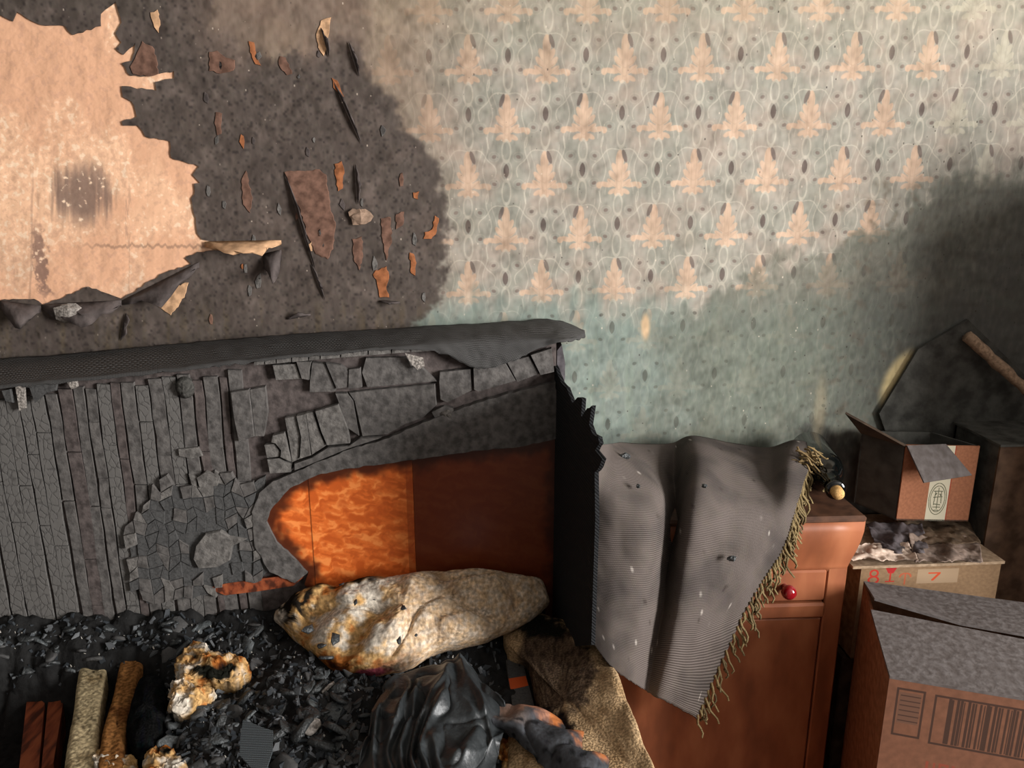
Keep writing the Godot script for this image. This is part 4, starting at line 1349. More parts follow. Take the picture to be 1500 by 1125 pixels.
	# strips of foam lying on the slats
	var strip := func(pts: Array, y: float, thick: float, light: Color, dark: Color, label: String) -> void:
		var ctl := []
		for q in pts:
			var a := Y(q[0], q[1], y)
			var b := Y(q[2], q[3], y)
			var m := (a + b) * .5 + Vector3(0, thick * .9, 0)
			ctl.append([a + Vector3(0, -.02, 0), a + Vector3(0, thick * .5, 0), a.lerp(b, .08) + Vector3(0, thick * .95, 0), m, a.lerp(b, .92) + Vector3(0, thick * .9, 0), b + Vector3(0, thick * .5, 0), b + Vector3(0, -.02, 0)])
		var gr := spline_grid(ctl, 40, 24)
		var gc := []
		for i in gr.size():
			var cr := []
			for j in gr[i].size():
				var p: Vector3 = gr[i][j]
				gr[i][j] = p + Vector3(0, .003 * n3(p, 30.0), 0)
				var c := light.lerp(dark, ss(.1, .6, n3(p, 22.0)))
				c = c.lerp(lin(36, 28, 24), ss(.42, .6, n3(p + Vector3(8, 8, 8), 60.0)))
				cr.append(c)
			gc.append(cr)
		solo("foam_strip", sheet(gr, .006, Vector2.ONE, gc), M.fluff, label, "foam", "strips of mattress foam")
	strip.call([[124, 978, 160, 976], [118, 1010, 152, 1014], [112, 1060, 146, 1064], [102, 1120, 142, 1124], [98, 1170, 140, 1170]], .632, .02, lin(206, 186, 146), lin(150, 128, 92), "pale cream foam strip with brown specks lying on the slats")
	strip.call([[186, 968, 232, 966], [178, 1000, 204, 1000], [170, 1040, 198, 1044], [156, 1090, 184, 1096], [146, 1160, 180, 1165]], .635, .024, lin(170, 118, 70), lin(112, 70, 40), "tan foam strip beside the black block")
	var blk := []
	for q in [[204, 1000, .665], [216, 990, .67], [240, 998, .67], [248, 1030, .665], [240, 1070, .66], [222, 1112, .655], [196, 1108, .655], [184, 1075, .655], [192, 1035, .66]]: blk.append(Y(q[0], q[1], q[2]))
	solo("burnt_block", blob(blk, Vector3.UP, .02, 10, 50, .4, func(p, _r): return Vector3(0, .004 * n3(p, 40.0), 0), func(p, _r): return lin(24, 25, 26).lerp(lin(40, 40, 40), n3(p, 60.0)), .10), M.cloth, "matt black burnt-through block between tan foam and ash", "foam")
	# a torn square of ribbed cloth lying on the ash
	var sq := []
	for q in [[356, 1054], [372, 1060], [386, 1066], [400, 1070], [399, 1100], [390, 1128], [372, 1130], [362, 1118], [351, 1106], [352, 1080]]: sq.append(Y(q[0], q[1], .708))
	solo("cloth_scrap", plate(sq, Vector3(.05, 1, .15), .003, 0.0, 1.0), scrap_mat(), "square grey-black scrap of ribbed cloth lying on the ash", "cloth")

func wing_mat() -> StandardMaterial3D:
	var m: StandardMaterial3D = M.burnt_weave.duplicate()
	m.albedo_color = rgb(30, 31, 33)
	m.uv1_scale = Vector3(12, 12, 12)
	return m

func scrap_mat() -> StandardMaterial3D:
	var m: StandardMaterial3D = M.burnt_weave.duplicate()
	m.albedo_color = rgb(78, 84, 87)
	m.uv1_scale = Vector3(18, 18, 18)
	return m


# ---------------------------------------------------------------- rug
func build_rug() -> void:
	var data := [
		[[876, 652, .33], [905, 650, .16], [955, 652, .07], [987, 650, .05], [1015, 640, .06], [1070, 650, .05], [1125, 657, .06], [1165, 646, .10], [1203, 658, .12]],
		[[874, 690, .35], [905, 680, .30], [952, 690, .24], [987, 690, .12], [1019, 678, .23], [1075, 690, .21], [1125, 692, .17], [1155, 676, .19], [1186, 684, .19]],
		[[872, 740, .36], [905, 735, .365], [960, 738, .35], [988, 752, .245], [1014, 740, .335], [1075, 750, .32], [1125, 748, .305], [1150, 742, .30], [1168, 735, .29]],
		[[870, 830, .37], [905, 830, .38], [948, 830, .375], [976, 840, .31], [1003, 830, .355], [1050, 835, .345], [1098, 825, .335], [1124, 815, .325], [1148, 800, .32]],
		[[868, 900, .375], [900, 915, .385], [937, 920, .375], [964, 925, .325], [988, 920, .36], [1018, 920, .355], [1050, 910, .345], [1074, 900, .34], [1094, 888, .335]],
		[[872, 945, .378], [895, 975, .385], [920, 995, .38], [944, 1010, .345], [964, 1022, .362], [984, 1032, .36], [1002, 1042, .358], [1012, 1047, .355], [1020, 1052, .35]]]
	var ctrl := []
	for line in data:
		var r := []
		for q in line: r.append(P(q[0], q[1], q[2]))
		ctrl.append(r)
	var g := spline_grid(ctrl, 80, 110)
	var cols := []
	for i in g.size():
		var cr := []
		for j in g[i].size():
			var p: Vector3 = g[i][j]
			g[i][j] = p + Vector3(0, 0, .003 * n3(p, 14.0))
			if j == 0: g[i][j].x += .002 * n3(p, 150.0)
			if i == g.size() - 1: g[i][j].y += .003 * n3(p, 150.0)
			var c := lin(106, 99, 95).lerp(lin(87, 82, 80), ss(-.2, .5, n3(p, 9.0)))
			c = c.lerp(lin(200, 194, 188), ss(.62, .7, n3(p, 130.0)) * .8)
			c = c.lerp(lin(60, 54, 52), ss(.55, .65, n3(p + Vector3(3, 3, 3), 40.0)) * .7)
			cr.append(c)
		cols.append(cr)
	var base: Vector3 = g[-1][50]
	var rug := thing("rug", "grey ribbed woven rug with tan fringe draped over the cabinet", "rug", base)
	M.rug.uv1_scale = Vector3(10.0, 11.0, 1)
	part(rug, "cloth", sheet(g, .005, Vector2(1, 1), cols), M.rug)
	# fringe on the right edge
	var n := 130
	for k in n:
		var t := pow(float(k) / n, .92)
		var i := clampi(int(t * (g.size() - 1)), 0, g.size() - 2)
		var a: Vector3 = g[i][g[i].size() - 1]
		var inner: Vector3 = g[i][g[i].size() - 4]
		var out := (a - inner).normalized()
		var l := rng.randf_range(.026, .05) * (1.0 if t > .1 else .8)
		var path := []
		var rad := []
		var sway := Vector3(rng.randf_range(-.5, .5), 0, rng.randf_range(-.3, .7))
		var d := (out * (.9 if t < .12 else .35) + Vector3.DOWN * (.25 if t < .12 else .9) + sway * .5).normalized()
		var p := a - out * .003 + Vector3(0, 0, .002)
		var ph := rng.randf() * TAU
		for e in 7:
			path.append(p + Vector3(cos(ph + e * 1.3), sin(ph + e * 1.1) * .5, sin(ph + e * 1.3)) * .0022 * e / 3.0)
			rad.append(.0024 - .00016 * e)
			p += d * l / 6.0
			d = (d + Vector3.DOWN * .18 + Vector3(rng.randf_range(-.25, .25), 0, rng.randf_range(-.2, .2))).normalized()
		part(rug, "tassel", tube(path, rad, 5, null, lin(168, 146, 104).lerp(lin(96, 84, 64), rng.randf() * .6 + .3 * t)), M.yarn)
	# frayed knot of fringe at the upper corner
	for k in 30:
		var a: Vector3 = P(1178 + rng.randf_range(-16, 14), 666 + rng.randf_range(-10, 16), .17 + rng.randf_range(0, .03))
		var path := []
		var ph := rng.randf() * TAU
		for e in 6: path.append(a + Vector3(.006 * e, -.003 * e, .002 * e) + Vector3(cos(ph + e), sin(ph * 2 + e * 1.2), sin(ph + e)) * .004)
		part(rug, "tassel", tube(path, [.0019, .0019, .0018, .0017, .0015, .001], 5, null, lin(178, 152, 108).lerp(lin(120, 100, 74), rng.randf() * .7)), M.yarn)
	# flakes of char lying on it
	for q in [[915, 668, 9, 5], [935, 712, 3, 3], [1072, 818, 7, 4], [1032, 712, 4, 3]]:
		var zz: float = .255 if q[1] < 700 else .35
		var st := lump(P(q[0], q[1], zz + .006), Vector3(q[2], q[3], 5) * .001, int(q[0]), 1.4)
		solo("char_flake", st, M.coal, "small black flake of char lying on the grey rug", "char", "char flakes on the rug")


# ---------------------------------------------------------------- cabinet and bottle
func build_cabinet() -> void:
	var zf := .268
	var x0 := .205
	var x1 := P(1246, 800, zf).x
	var yt := P(1250, 757, zf + .02).y
	var yf := P(1190, 833, zf).y
	var yd := P(1180, 880, zf).y
	var yr := P(1180, 903, zf).y
	var cab := thing("cabinet", "orange-brown varnished wooden cabinet with a red glass knob under the rug", "cabinet", Vector3((x0 + x1) * .5, 0, .14))
	part(cab, "side_panel", box(Vector3(x0, 0, .012), Vector3(x0 + .018, yt - .012, zf), .002), M.wood)
	part(cab, "side_panel", box(Vector3(x1 - .018, 0, .012), Vector3(x1, yt - .012, zf), .002), M.wood)
	part(cab, "back_panel", box(Vector3(x0 + .018, .05, .012), Vector3(x1 - .018, yt - .012, .02)), M.wood)
	part(cab, "top", box(Vector3(x0 - .008, yt - .012, .008), Vector3(x1 + .012, yt, zf + .02), .004), M.burnt_top, "smoke-darkened top board")
	# bowed moulding under the top
	var rows := []
	for q in [[.018, 0.0], [.021, .012], [.019, .026], [.013, .042], [.006, .056], [.002, .066], [.0, .074]]:
		var row := []
		for k in 9:
			var t := k / 8.0
			row.append(Vector3(lerpf(x0 - .004, x1 + .010 - .012 * q[1] / .07, t), yt - .010 - q[1] * (yt - yf) / .078, zf + q[0] - .004))
		rows.append(row)
	part(cab, "moulding", sheet(rows, .008), M.wood)
	part(cab, "stile", box(Vector3(x1 - .034, 0, zf - .018), Vector3(x1 - .001, yf, zf + .001), .002), M.wood)
	part(cab, "stile", box(Vector3(x0 + .001, 0, zf - .018), Vector3(x0 + .03, yf, zf + .001), .002), M.wood)
	var dr := part(cab, "drawer", box(Vector3(x0 + .032, yd + .001, zf - .02), Vector3(x1 - .036, yf - .002, zf + .004), .003), M.wood)
	var kn := P(1155, 867, zf + .022)
	part(dr, "knob", lathe([Vector2(0, .012), Vector2(.006, .0115), Vector2(.0105, .008), Vector2(.0122, .003), Vector2(.0118, -.002), Vector2(.0085, -.007), Vector2(.005, -.011), Vector2(.005, -.019)], 24, kn, Vector3(0, 0, 1)), M.red_knob, "round red glass knob")
	part(cab, "rail", box(Vector3(x0 + .03, yr + .001, zf - .018), Vector3(x1 - .035, yd - .001, zf + .009), .004), M.wood)
	part(cab, "door", box(Vector3(x0 + .032, .06, zf - .02), Vector3(x1 - .036, yr - .002, zf + .001), .003), M.wood)
	part(cab, "plinth", box(Vector3(x0 + .005, 0, zf - .03), Vector3(x1 - .005, .055, zf - .01)), M.wood)

	var tip := P(1225, 719, .262)
	var ax := Vector3(-.2, .12, .97).normalized()
	var r := .034
	var l := .205
	var start := tip - ax * l
	start.y = maxf(start.y, yt + r + .002)
	var axis := (tip - start).normalized()
	var bt := thing("bottle", "dark glass bottle lying on the cabinet with its cork towards the room", "bottle", Vector3(start.x, yt, start.z))
	part(bt, "glass", lathe([Vector2(0, 0), Vector2(.03, .0), Vector2(r, .005), Vector2(r, .11), Vector2(.0325, .125), Vector2(.027, .14), Vector2(.019, .153), Vector2(.0145, .163), Vector2(.0135, .18), Vector2(.0135, .193), Vector2(.016, .194), Vector2(.0165, .2), Vector2(.015, .203), Vector2(.0105, .204)], 36, start, axis), M.bottle)
	part(bt, "cork", lathe([Vector2(.0098, .195), Vector2(.0098, .216), Vector2(.0092, .2185), Vector2(0, .2187)], 24, start, axis), M.cork, "pale round cork")


# ---------------------------------------------------------------- cartons
func card_print(base: Color, s: int, draw: Callable) -> StandardMaterial3D:
	var n := noise_image(s, 61, .05, 4)
	var img := Image.create(s, s, false, Image.FORMAT_RGB8)
	for y in s:
		for x in s:
			var v: float = .92 + .16 * n.get_pixel(x, y).r
			img.set_pixel(x, y, Color(base.r * v, base.g * v, base.b * v))
	draw.call(img)
	var m := mat(Color.WHITE, .92, .2)
	m.albedo_texture = finish(img)
	return m

func face(o: Vector3, u: Vector3, v: Vector3, thick: float) -> SurfaceTool:
	# a card panel with its own 0-1 texture coordinates, o at the upper left, u to the right, v down
	var st := new_st()
	st.set_smooth_group(-1)
	var n := v.cross(u).normalized()
	var b := -n * thick
	facet(st, o, o + u, o + u + v, n, Vector2(0, 0), Vector2(1, 0), Vector2(1, 1))
	facet(st, o, o + u + v, o + v, n, Vector2(0, 0), Vector2(1, 1), Vector2(0, 1))
	facet(st, o + b, o + u + b, o + u + v + b, -n, Vector2(0, .98), Vector2(.02, .98), Vector2(.02, 1))
	facet(st, o + b, o + u + v + b, o + v + b, -n, Vector2(0, .98), Vector2(.02, 1), Vector2(0, 1))
	for e in [[o, o + u, -v], [o + u, o + u + v, u], [o + v, o + u + v, v], [o, o + v, -u]]:
		facet(st, e[0], e[1], e[1] + b, e[2], Vector2(0, .98), Vector2(.02, .98), Vector2(.02, 1))
		facet(st, e[0], e[1] + b, e[0] + b, e[2], Vector2(0, .98), Vector2(.02, 1), Vector2(0, 1))
	return st

func carton(root: Node3D, a: Vector3, u: Vector3, w: Vector3, size: Vector3, m: Array, bottom_y: float) -> void:
	# a: upper front left corner; u to the right, w to the back; size: width, height, depth; m: front, side, inside
	var t := .004
	var d := Vector3(0, bottom_y - a.y, 0)
	part(root, "front_panel", face(a, u * size.x, d, t), m[0])
	part(root, "side_panel", face(a + w * size.z, -w * (size.z - t), d, t), m[1])
	part(root, "side_panel", face(a + u * size.x + w * t, w * (size.z - t), d, t), m[1])
	part(root, "back_panel", face(a + u * size.x + w * size.z, -u * size.x, d, t), m[1])
	part(root, "bottom", plate([a + d, a + d + u * size.x, a + d + u * size.x + w * size.z, a + d + w * size.z], Vector3.UP, -.003), m[2])

func build_boxes() -> void:
	var red := rgb(158, 48, 38)
	# carton with the printed panels, front right
	var a := P(1303, 993, .5)
	var yaw := deg_to_rad(20)
	var u := Vector3(cos(yaw), 0, sin(yaw))
	var w := Vector3(sin(yaw), 0, -cos(yaw))
	var print_front := card_print(rgb(116, 80, 62), 512, func(img: Image) -> void:
		var k := 512 / .36
		var h := 512 / .42
		var ink := rgb(70, 52, 44)
		var L := func(x0, y0, x1, y1, wd): lines_on(img, [Vector2(x0 * k, y0 * h), Vector2(x1 * k, y1 * h)], ink, wd)
		for e in [[.013, .014, .046, .014], [.046, .014, .046, .088], [.046, .088, .013, .088], [.013, .088, .013, .014]]: L.call(e[0], e[1], e[2], e[3], 4)
		img.fill_rect(Rect2i(int(.016 * k), int(.019 * h), int(.027 * k), int(.05 * h)), rgb(104, 76, 62))
		for i in 6: L.call(.018, .024 + i * .008, .042, .024 + i * .008, 2)
		for e in [[.060, .016, .30, .016], [.060, .092, .30, .092], [.060, .016, .060, .092], [.30, .016, .30, .092]]: L.call(e[0], e[1], e[2], e[3], 4)
		var x := .078
		while x < .295:
			L.call(x, .020, x, .088, [2, 3, 5, 4][int(x * 5000) % 4])
			x += [.0042, .0061, .0035, .0075][int(x * 9000) % 4]
		var faint := rgb(134, 72, 56)
		for i in 7:
			var xx := .062 + i * .016
			lines_on(img, [Vector2(xx * k, .125 * h), Vector2(xx * k, .165 * h)], faint, 5)
			lines_on(img, [Vector2(xx * k, (.125 if i % 2 else .165) * h), Vector2((xx + .009) * k, (.125 if i % 2 else .165) * h)], faint, 5)
			lines_on(img, [Vector2((xx + .009) * k, .125 * h), Vector2((xx + .009) * k, (.15 if i % 3 else .165) * h)], faint, 4))
	var c1 := thing("carton", "brown cardboard carton with dark printed panels and dusty grey closed flaps", "carton", Vector3(a.x + .2, .38, .4))
	carton(c1, a, u, w, Vector3(.36, .42, .27), [print_front, M.card, M.card], .38)
	var fl := func(pts: Array, m: Material, nm: String): part(c1, nm, plate(pts, (pts[1] - pts[0]).cross(pts[2] - pts[0]) * (1 if (pts[1] - pts[0]).cross(pts[2] - pts[0]).y > 0 else -1), .004), m)
	fl.call([a + Vector3(0, .003, 0), a + u * .36 + Vector3(0, .003, 0), a + u * .36 + w * .145 + Vector3(0, -.002, 0), a + w * .15 + u * -.006 + Vector3(0, .018, 0)], M.card_dust, "flap")
	var b := a + w * .27
	fl.call([b + Vector3(0, .004, 0), b + u * .36 + Vector3(0, .004, 0), b + u * .36 - w * .13 + Vector3(0, .012, 0), b + u * .12 - w * .115 + Vector3(0, .014, 0), b - w * .105 + Vector3(0, .030, 0)], M.card_dust, "flap")
	var under := thing("carton", "dark closed carton standing on the floor under the printed carton", "carton", Vector3(a.x + .2, 0, .4))
	part(under, "body", box(Vector3(a.x + .035, 0, .3), Vector3(a.x + .30, .378, .56), .004), M.card_dark)

	# tan carton with red print next to the cabinet
	var yt := .81
	var zf := .21
	var x0 := P(1262, 832, zf).x
	var x1 := .925
	var tan_front := card_print(rgb(122, 98, 74), 512, func(img: Image) -> void:
		var kx := 512.0 / (x1 - x0)
		var at := func(px: float, py: float) -> Vector2:
			var p := P(px, py, zf)
			return Vector2((p.x - x0) * kx, (yt - p.y) / .19 * 512.0)
		# a figure 8, a wine glass, a T and a 7 on a pale patch
		var o: Vector2 = at.call(1280, 845)
		for s in [[0, -17, 14], [0, 17, 18]]:
			var ring := []
			for e in 13: ring.append(o + Vector2(cos(TAU * e / 12) * s[2], s[1] + sin(TAU * e / 12) * 17.0))
			lines_on(img, ring, red, 6)
		o = at.call(1305, 840)
		for e in 26: lines_on(img, [o + Vector2(-18 + e * .4, -26 + e), o + Vector2(18 - e * .4, -26 + e)], rgb(150, 40, 40), 3)
		lines_on(img, [o + Vector2(0, 0), o + Vector2(0, 40)], red, 6)
		lines_on(img, [o + Vector2(-14, 42), o + Vector2(14, 42)], red, 6)
		o = at.call(1326, 846)
		var arc := []
		for e in 9: arc.append(o + Vector2(-cos(PI * e / 8) * 20.0, -4.0 - sin(PI * e / 8) * 18.0))
		lines_on(img, arc, rgb(150, 80, 56), 6)
		lines_on(img, [o + Vector2(0, -20), o + Vector2(0, 34)], rgb(150, 80, 56), 6)
		var p0: Vector2 = at.call(1345, 834)
		var p1: Vector2 = at.call(1402, 853)
		img.fill_rect(Rect2i(int(p0.x), int(p0.y), int(p1.x - p0.x), int(p1.y - p0.y)), rgb(142, 120, 96))
		o = at.call(1369, 844)
		lines_on(img, [o + Vector2(-20, -16), o + Vector2(18, -16), o + Vector2(-6, 20)], rgb(168, 66, 40), 7))
	var c2 := thing("carton", "tan carton with red printed marks standing beside the cabinet", "carton", Vector3((x0 + x1) * .5, .62, .1))
	carton(c2, Vector3(x0, yt, zf), Vector3.RIGHT, Vector3.FORWARD, Vector3(x1 - x0, .19, .195), [tan_front, M.card_tan, M.card_tan], .62)
	part(c2, "lid", plate([Vector3(x0 - .022, yt + .001, zf + .012), Vector3(x1, yt + .001, zf + .008), Vector3(x1, yt + .001, .014), Vector3(x0 - .022, yt + .001, .014)], Vector3.UP, .005), tri_mat(mat(rgb(160, 138, 114), .9, .2), 5.0, M.card.albedo_texture), "pale card lid projecting over the carton")
	var c3 := thing("carton", "dim brown carton at the bottom of the stack beside the cabinet", "carton", Vector3((x0 + x1) * .5, 0, .1))
	part(c3, "body", box(Vector3(x0 - .008, 0, .012), Vector3(x1 + .005, .618, zf - .01), .003), M.card_dark)

	# crumpled paper and plastic on the tan carton
	for q in [[[1244, 800], [1330, 796], [1345, 822], [1246, 824], lin(196, 176, 160), "pale crumpled paper at the corner of the tan carton"], [[1268, 768], [1350, 772], [1362, 812], [1286, 812], lin(92, 86, 88), "dark smoky plastic sheet crumpled on the tan carton"], [[1330, 786], [1432, 790], [1440, 826], [1340, 826], lin(128, 112, 102), "grey-brown crumpled newspaper in front of the open carton"], [[1310, 762], [1420, 766], [1436, 800], [1330, 798], lin(104, 88, 72), "brown folded paper wad under the open carton"]]:
		var ctl := []
		for i in 5:
			var r := []
			for j in 6:
				var pa := Vector2(q[0][0], q[0][1]).lerp(Vector2(q[1][0], q[1][1]), j / 5.0)
				var pb := Vector2(q[3][0], q[3][1]).lerp(Vector2(q[2][0], q[2][1]), j / 5.0)
				var pp := pa.lerp(pb, i / 4.0)
				r.append(Y(pp.x, pp.y, yt + .010 + .012 * rng.randf()))
			ctl.append(r)
		for r in ctl:
			for k in r.size(): r[k].z = maxf(r[k].z, .03)
		var g := spline_grid(ctl, 28, 40)
		var gc := []
		for i in g.size():
			var cr := []
			for j in g[i].size():
				var p: Vector3 = g[i][j]
				g[i][j] = p + Vector3(0, .010 * absf(n3(p, 16.0)) + .006 * absf(n3(p, 40.0)), 0)
				cr.append(q[4].lerp(q[4] * .45, ss(-.1, .6, n3(p, 26.0))))
			gc.append(cr)
		solo("crumpled_paper", sheet(g, .001, Vector2.ONE, gc), M.paper, q[5], "paper")

	# open carton with the label
	var f := P(1313, 762, .11)
	var yw := deg_to_rad(-6)
	var cu := Vector3(cos(yw), 0, -sin(yw)).normalized()
	var cw := Vector3(-.42, 0, -.9).normalized()
	var top := P(1325, 652, .11).y
	var wid := P(1412, 758, .11).x - f.x
	var label_mat := card_print(rgb(150, 100, 74), 384, func(img: Image) -> void:
		# pale strip with an oval stamp
		img.fill_rect(Rect2i(150, 0, 108, 384), rgb(196, 188, 164))
		img.fill_rect(Rect2i(258, 0, 6, 384), rgb(150, 70, 52))
		var ink := rgb(92, 92, 74)
		for s in [46.0, 38.0]:
			var ring := []
			for e in 33: ring.append(Vector2(204 + cos(TAU * e / 32) * s, 270 + sin(TAU * e / 32) * s * 1.75))
			lines_on(img, ring, ink, 3)
		for e in [[180, 230, 226, 230], [190, 230, 186, 300], [204, 214, 204, 320], [220, 232, 224, 290], [182, 262, 226, 258], [188, 296, 220, 300], [196, 240, 190, 250], [212, 244, 218, 252], [184, 312, 222, 312], [192, 328, 214, 328]]:
			lines_on(img, [Vector2(e[0], e[1]), Vector2(e[2], e[3])], ink, 4))
	var oc := thing("open_carton", "small open brown carton with a pale stamped label strip", "carton", f + Vector3(.06, 0, -.04))
	var tl := Vector3(f.x, top, f.z)
	carton(oc, tl, cu, cw, Vector3(wid, top - f.y, .095), [label_mat, M.black_and_shaded_card, M.black_and_shaded_card], f.y)  # sides coloured dark because they are turned from the light
	part(oc, "flap", plate([tl + Vector3(0, 0, .002), tl + cu * .068 + Vector3(0, .004, .002), P(1424, 696, .165), P(1354, 707, .165)], Vector3(.1, .6, .8), .003), M.card_dust, "dusty front flap folded outwards")
	part(oc, "flap", plate([tl, tl + cw * .09, P(1262, 632, .07), P(1239, 603, .10)], Vector3(.2, 1, .1), .004), M.card_dark, "thin side flap standing out to the left")

	# blackened board behind it and a charred stick across it
	var board := []
	for q in [[1288, 606], [1316, 560], [1345, 512], [1418, 468], [1500, 548], [1570, 610], [1570, 690], [1395, 690], [1300, 640]]: board.append(P(q[0], q[1], .014))
	solo("blackened_board", plate(board, Vector3(0, .02, 1), .006, 0.0), M.black_and_shaded_card, "soot-black pointed board leaning on the wall behind the open carton", "board")
	var s0 := P(1416, 492, .03)
	var s1 := P(1512, 578, .05)
	var dirn := (s1 - s0).normalized()
	var path := []
	var rad := []
	for k in 12:
		path.append(s0.lerp(s1, k / 11.0) + Vector3(0, .003 * nz.get_noise_1d(k * .7), 0))
		rad.append(.0105 + .004 * nz.get_noise_1d(k * 1.3 + 5))
	solo("charred_stick", tube(path, rad, 6), tri_mat(mat(rgb(176, 150, 126), .9, .2), 20.0, M.char.albedo_texture, M.char.normal_texture, 2.0), "grey-brown charred wooden stick slanting across the black board", "stick")

	# large dark carton at the far right
	var xr := P(1441, 700, .15).x
	var c5 := thing("carton", "large sooty brown carton beside the small open carton", "carton", Vector3(xr + .2, .618, .12))
	carton(c5, Vector3(xr + .022, 1.0, .15), Vector3.RIGHT, Vector3.FORWARD, Vector3(.16, .38, .13), [tri_mat(mat(rgb(96, 76, 62), .93, .2), 4.0, M.char.albedo_texture), M.black_and_shaded_card, M.black_and_shaded_card], .622)
	part(c5, "lid", plate([Vector3(xr + .018, 1.003, .155), Vector3(xr + .186, 1.003, .155), Vector3(xr + .186, 1.003, .018), Vector3(xr + .018, 1.003, .018)], Vector3.UP, .004), M.black_and_shaded_card)
	var c6 := thing("carton", "dark carton on the floor under the large sooty carton", "carton", Vector3(xr + .2, 0, .12))
	part(c6, "body", box(Vector3(x1 + .012, 0, .012), Vector3(xr + .19, .618, .2), .003), M.card_dark)


# ---------------------------------------------------------------- ash and char on the bed
func heap(x: float, z: float) -> float:
	var q := proj(Vector3(x, .67, z))
	var y := BED + .05 * exp(-(z - .12) / .07) + .016 * nz.get_noise_2d(x * 11.0, z * 11.0) + .009 * nz.get_noise_2d(x * 34.0, z * 34.0) + .006 * nz.get_noise_2d(x * 90.0, z * 90.0)
	y += .02 * exp(-pow((q.x - 470) / 120.0, 2) - pow((q.y - 1030) / 70.0, 2))
	# the hole over the bare slats at the left front
	var hole := ss(250, 205, q.x + 12.0 * nz.get_noise_2d(x * 20.0, z * 20.0)) * ss(955, 985, q.y + 8.0 * nz.get_noise_2d(x * 24.0, z * 24.0))
	return lerpf(y, .55, hole)

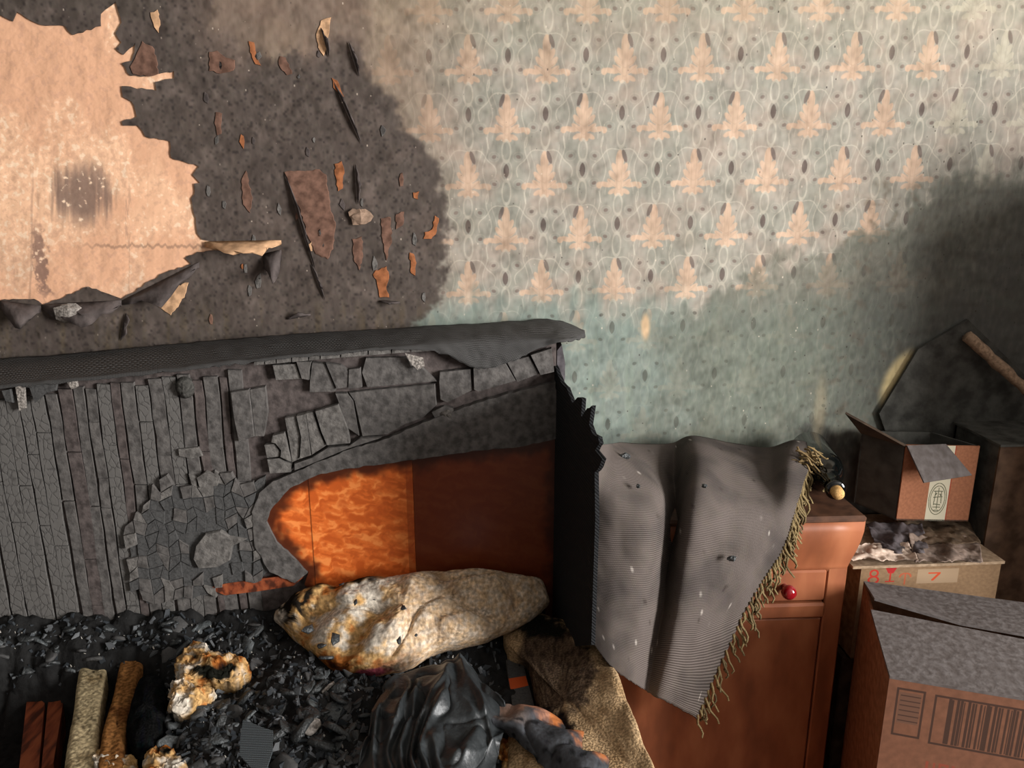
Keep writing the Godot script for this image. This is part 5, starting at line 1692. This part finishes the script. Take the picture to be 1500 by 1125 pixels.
func build_debris() -> void:
	var rows := []
	for i in 90:
		var r := []
		for j in 170:
			var x := lerpf(-1.2, .128, j / 169.0)
			var z := lerpf(.126, .95, pow(i / 89.0, 1.25))
			r.append(Vector3(x, heap(x, z), z))
		rows.append(r)
	var bottom := []
	var ash := solo("ash_bed", sheet(rows, .012), M.soot, "bed of black ash and crumbled char covering the burnt mattress", "ash")
	ash.set_meta("kind", "stuff")
	# fragments: a few shapes, many pieces
	var shapes := []
	for k in 12:
		var pts := []
		var n := rng.randi_range(5, 8)
		for e in n:
			var a := TAU * e / n + rng.randf_range(-.3, .3)
			var rr := rng.randf_range(.55, 1.1)
			pts.append(Vector3(cos(a) * rr, 0, sin(a) * rr * rng.randf_range(.5, .9)))
		var st := plate(pts, Vector3.UP, .28, .12)
		var me := done(st)
		# curl the flake
		var mdt := MeshDataTool.new()
		mdt.create_from_surface(me, 0)
		for v in mdt.get_vertex_count():
			var p := mdt.get_vertex(v)
			p.y += .22 * (p.x * p.x) * (1 if k % 2 else -1) + .15 * p.z * p.x + .10 * n3(p + Vector3(k, 0, 0), 2.0)
			mdt.set_vertex(v, p)
		var am := ArrayMesh.new()
		mdt.commit_to_surface(am)
		var s2 := SurfaceTool.new()
		s2.create_from(am, 0)
		s2.generate_normals()
		shapes.append(s2.commit())
	var mats := [M.coal, M.coal, M.coal, M.coal_grey, M.char_dark]
	var made := 0
	var small := new_st()
	var tries := 0
	while made < 300 and tries < 6000:
		tries += 1
		var px := rng.randf_range(-20, 640)
		var py := rng.randf_range(862, 1135)
		var p := Y(px, py, .68)
		if p.z < .15 or p.x > .1: continue
		var hh := heap(p.x, p.z)
		if hh < .64: continue
		if px > 395 and px < 640 and py < 985 and px - 395 > (py - 985) * -.25 and py < 975: continue
		if px > 540 and py > 985: continue
		if Vector2(px, py).distance_to(Vector2(312, 985)) < 42 and py < 1050: continue
		if Rect2(345, 1050, 60, 80).has_point(Vector2(px, py)): continue
		var s := rng.randf_range(.010, .022) * (1.5 if rng.randf() < .18 else 1.0)
		var o := MeshInstance3D.new()
		o.name = numbered("char_fragment")
		o.mesh = shapes[rng.randi() % shapes.size()]
		o.material_override = mats[rng.randi() % mats.size()] if rng.randf() > .02 else M.ash
		o.transform = Transform3D(Basis.from_euler(Vector3(rng.randf_range(-.7, .9), rng.randf() * TAU, rng.randf_range(-.7, .7))).scaled(Vector3.ONE * s), Vector3(p.x, hh + s * .35, p.z))
		var look := "small angular flake of black char in the heap of ash on the bed"
		if o.material_override == M.coal_grey: look = "slate-grey flake of char lying on the heap of ash on the bed"
		elif o.material_override == M.char_dark: look = "dull crackled flake of char lying on the heap of ash on the bed"
		elif o.material_override == M.ash: look = "pale ash-grey flake lying on the black heap on the bed"
		tag(o, look, "char", "char fragments heaped on the bed")
		add_child(o)
		made += 1
	# crumbs too many to count
	for k in 5200:
		var px := rng.randf_range(-30, 730)
		var py := rng.randf_range(855, 1140)
		var p := Y(px, py, .675)
		if p.z < .135 or p.x > .12: continue
		var hh := heap(p.x, p.z)
		if hh < .6: continue
		var s := rng.randf_range(.002, .0095) if rng.randf() < .85 else .0018
		var bs := Basis.from_euler(Vector3(rng.randf() * TAU, rng.randf() * TAU, rng.randf() * TAU))
		var c := lin(46, 49, 50) if rng.randf() < .6 else lin(78, 81, 82)
		if s < .0019: c = lin(170, 164, 154)
		var pts := []
		for e in 4:
			var a := TAU * e / 4.0 + rng.randf_range(-.4, .4)
			pts.append(Vector3(p.x, hh + .003 + rng.randf() * .006, p.z) + bs * Vector3(cos(a) * s, 0, sin(a) * s * .7))
		plate(pts, bs.y, s * .4, 0.0, 1.0, small, c)
	var crumbs := solo("char_crumbs", small, tri_mat(vmat(.6, .4), 20.0, null), "loose crumbs and specks of char and ash over the bed", "char")
	crumbs.set_meta("kind", "stuff")
	# larger flakes lying on the pillow
	for q in [[492, 935, 14, .745], [452, 922, 13, .735], [500, 855, 8, .82], [590, 890, 8, .80], [520, 880, 7, .80], [585, 938, 9, .755], [610, 930, 4, .76], [478, 962, 16, .71], [548, 878, 3, .8], [470, 945, 10, .72]]:
		var o := MeshInstance3D.new()
		o.name = numbered("char_flake")
		o.mesh = shapes[rng.randi() % shapes.size()]
		o.material_override = M.coal
		o.transform = Transform3D(Basis.from_euler(Vector3(.5 + rng.randf_range(-.3, .3), rng.randf() * TAU, rng.randf_range(-.3, .3))).scaled(Vector3.ONE * q[2] * .001), Y(q[0], q[1], q[3]))
		tag(o, "black flake of char lying on the scorched pillow", "char", "char flakes on the pillow")
		add_child(o)
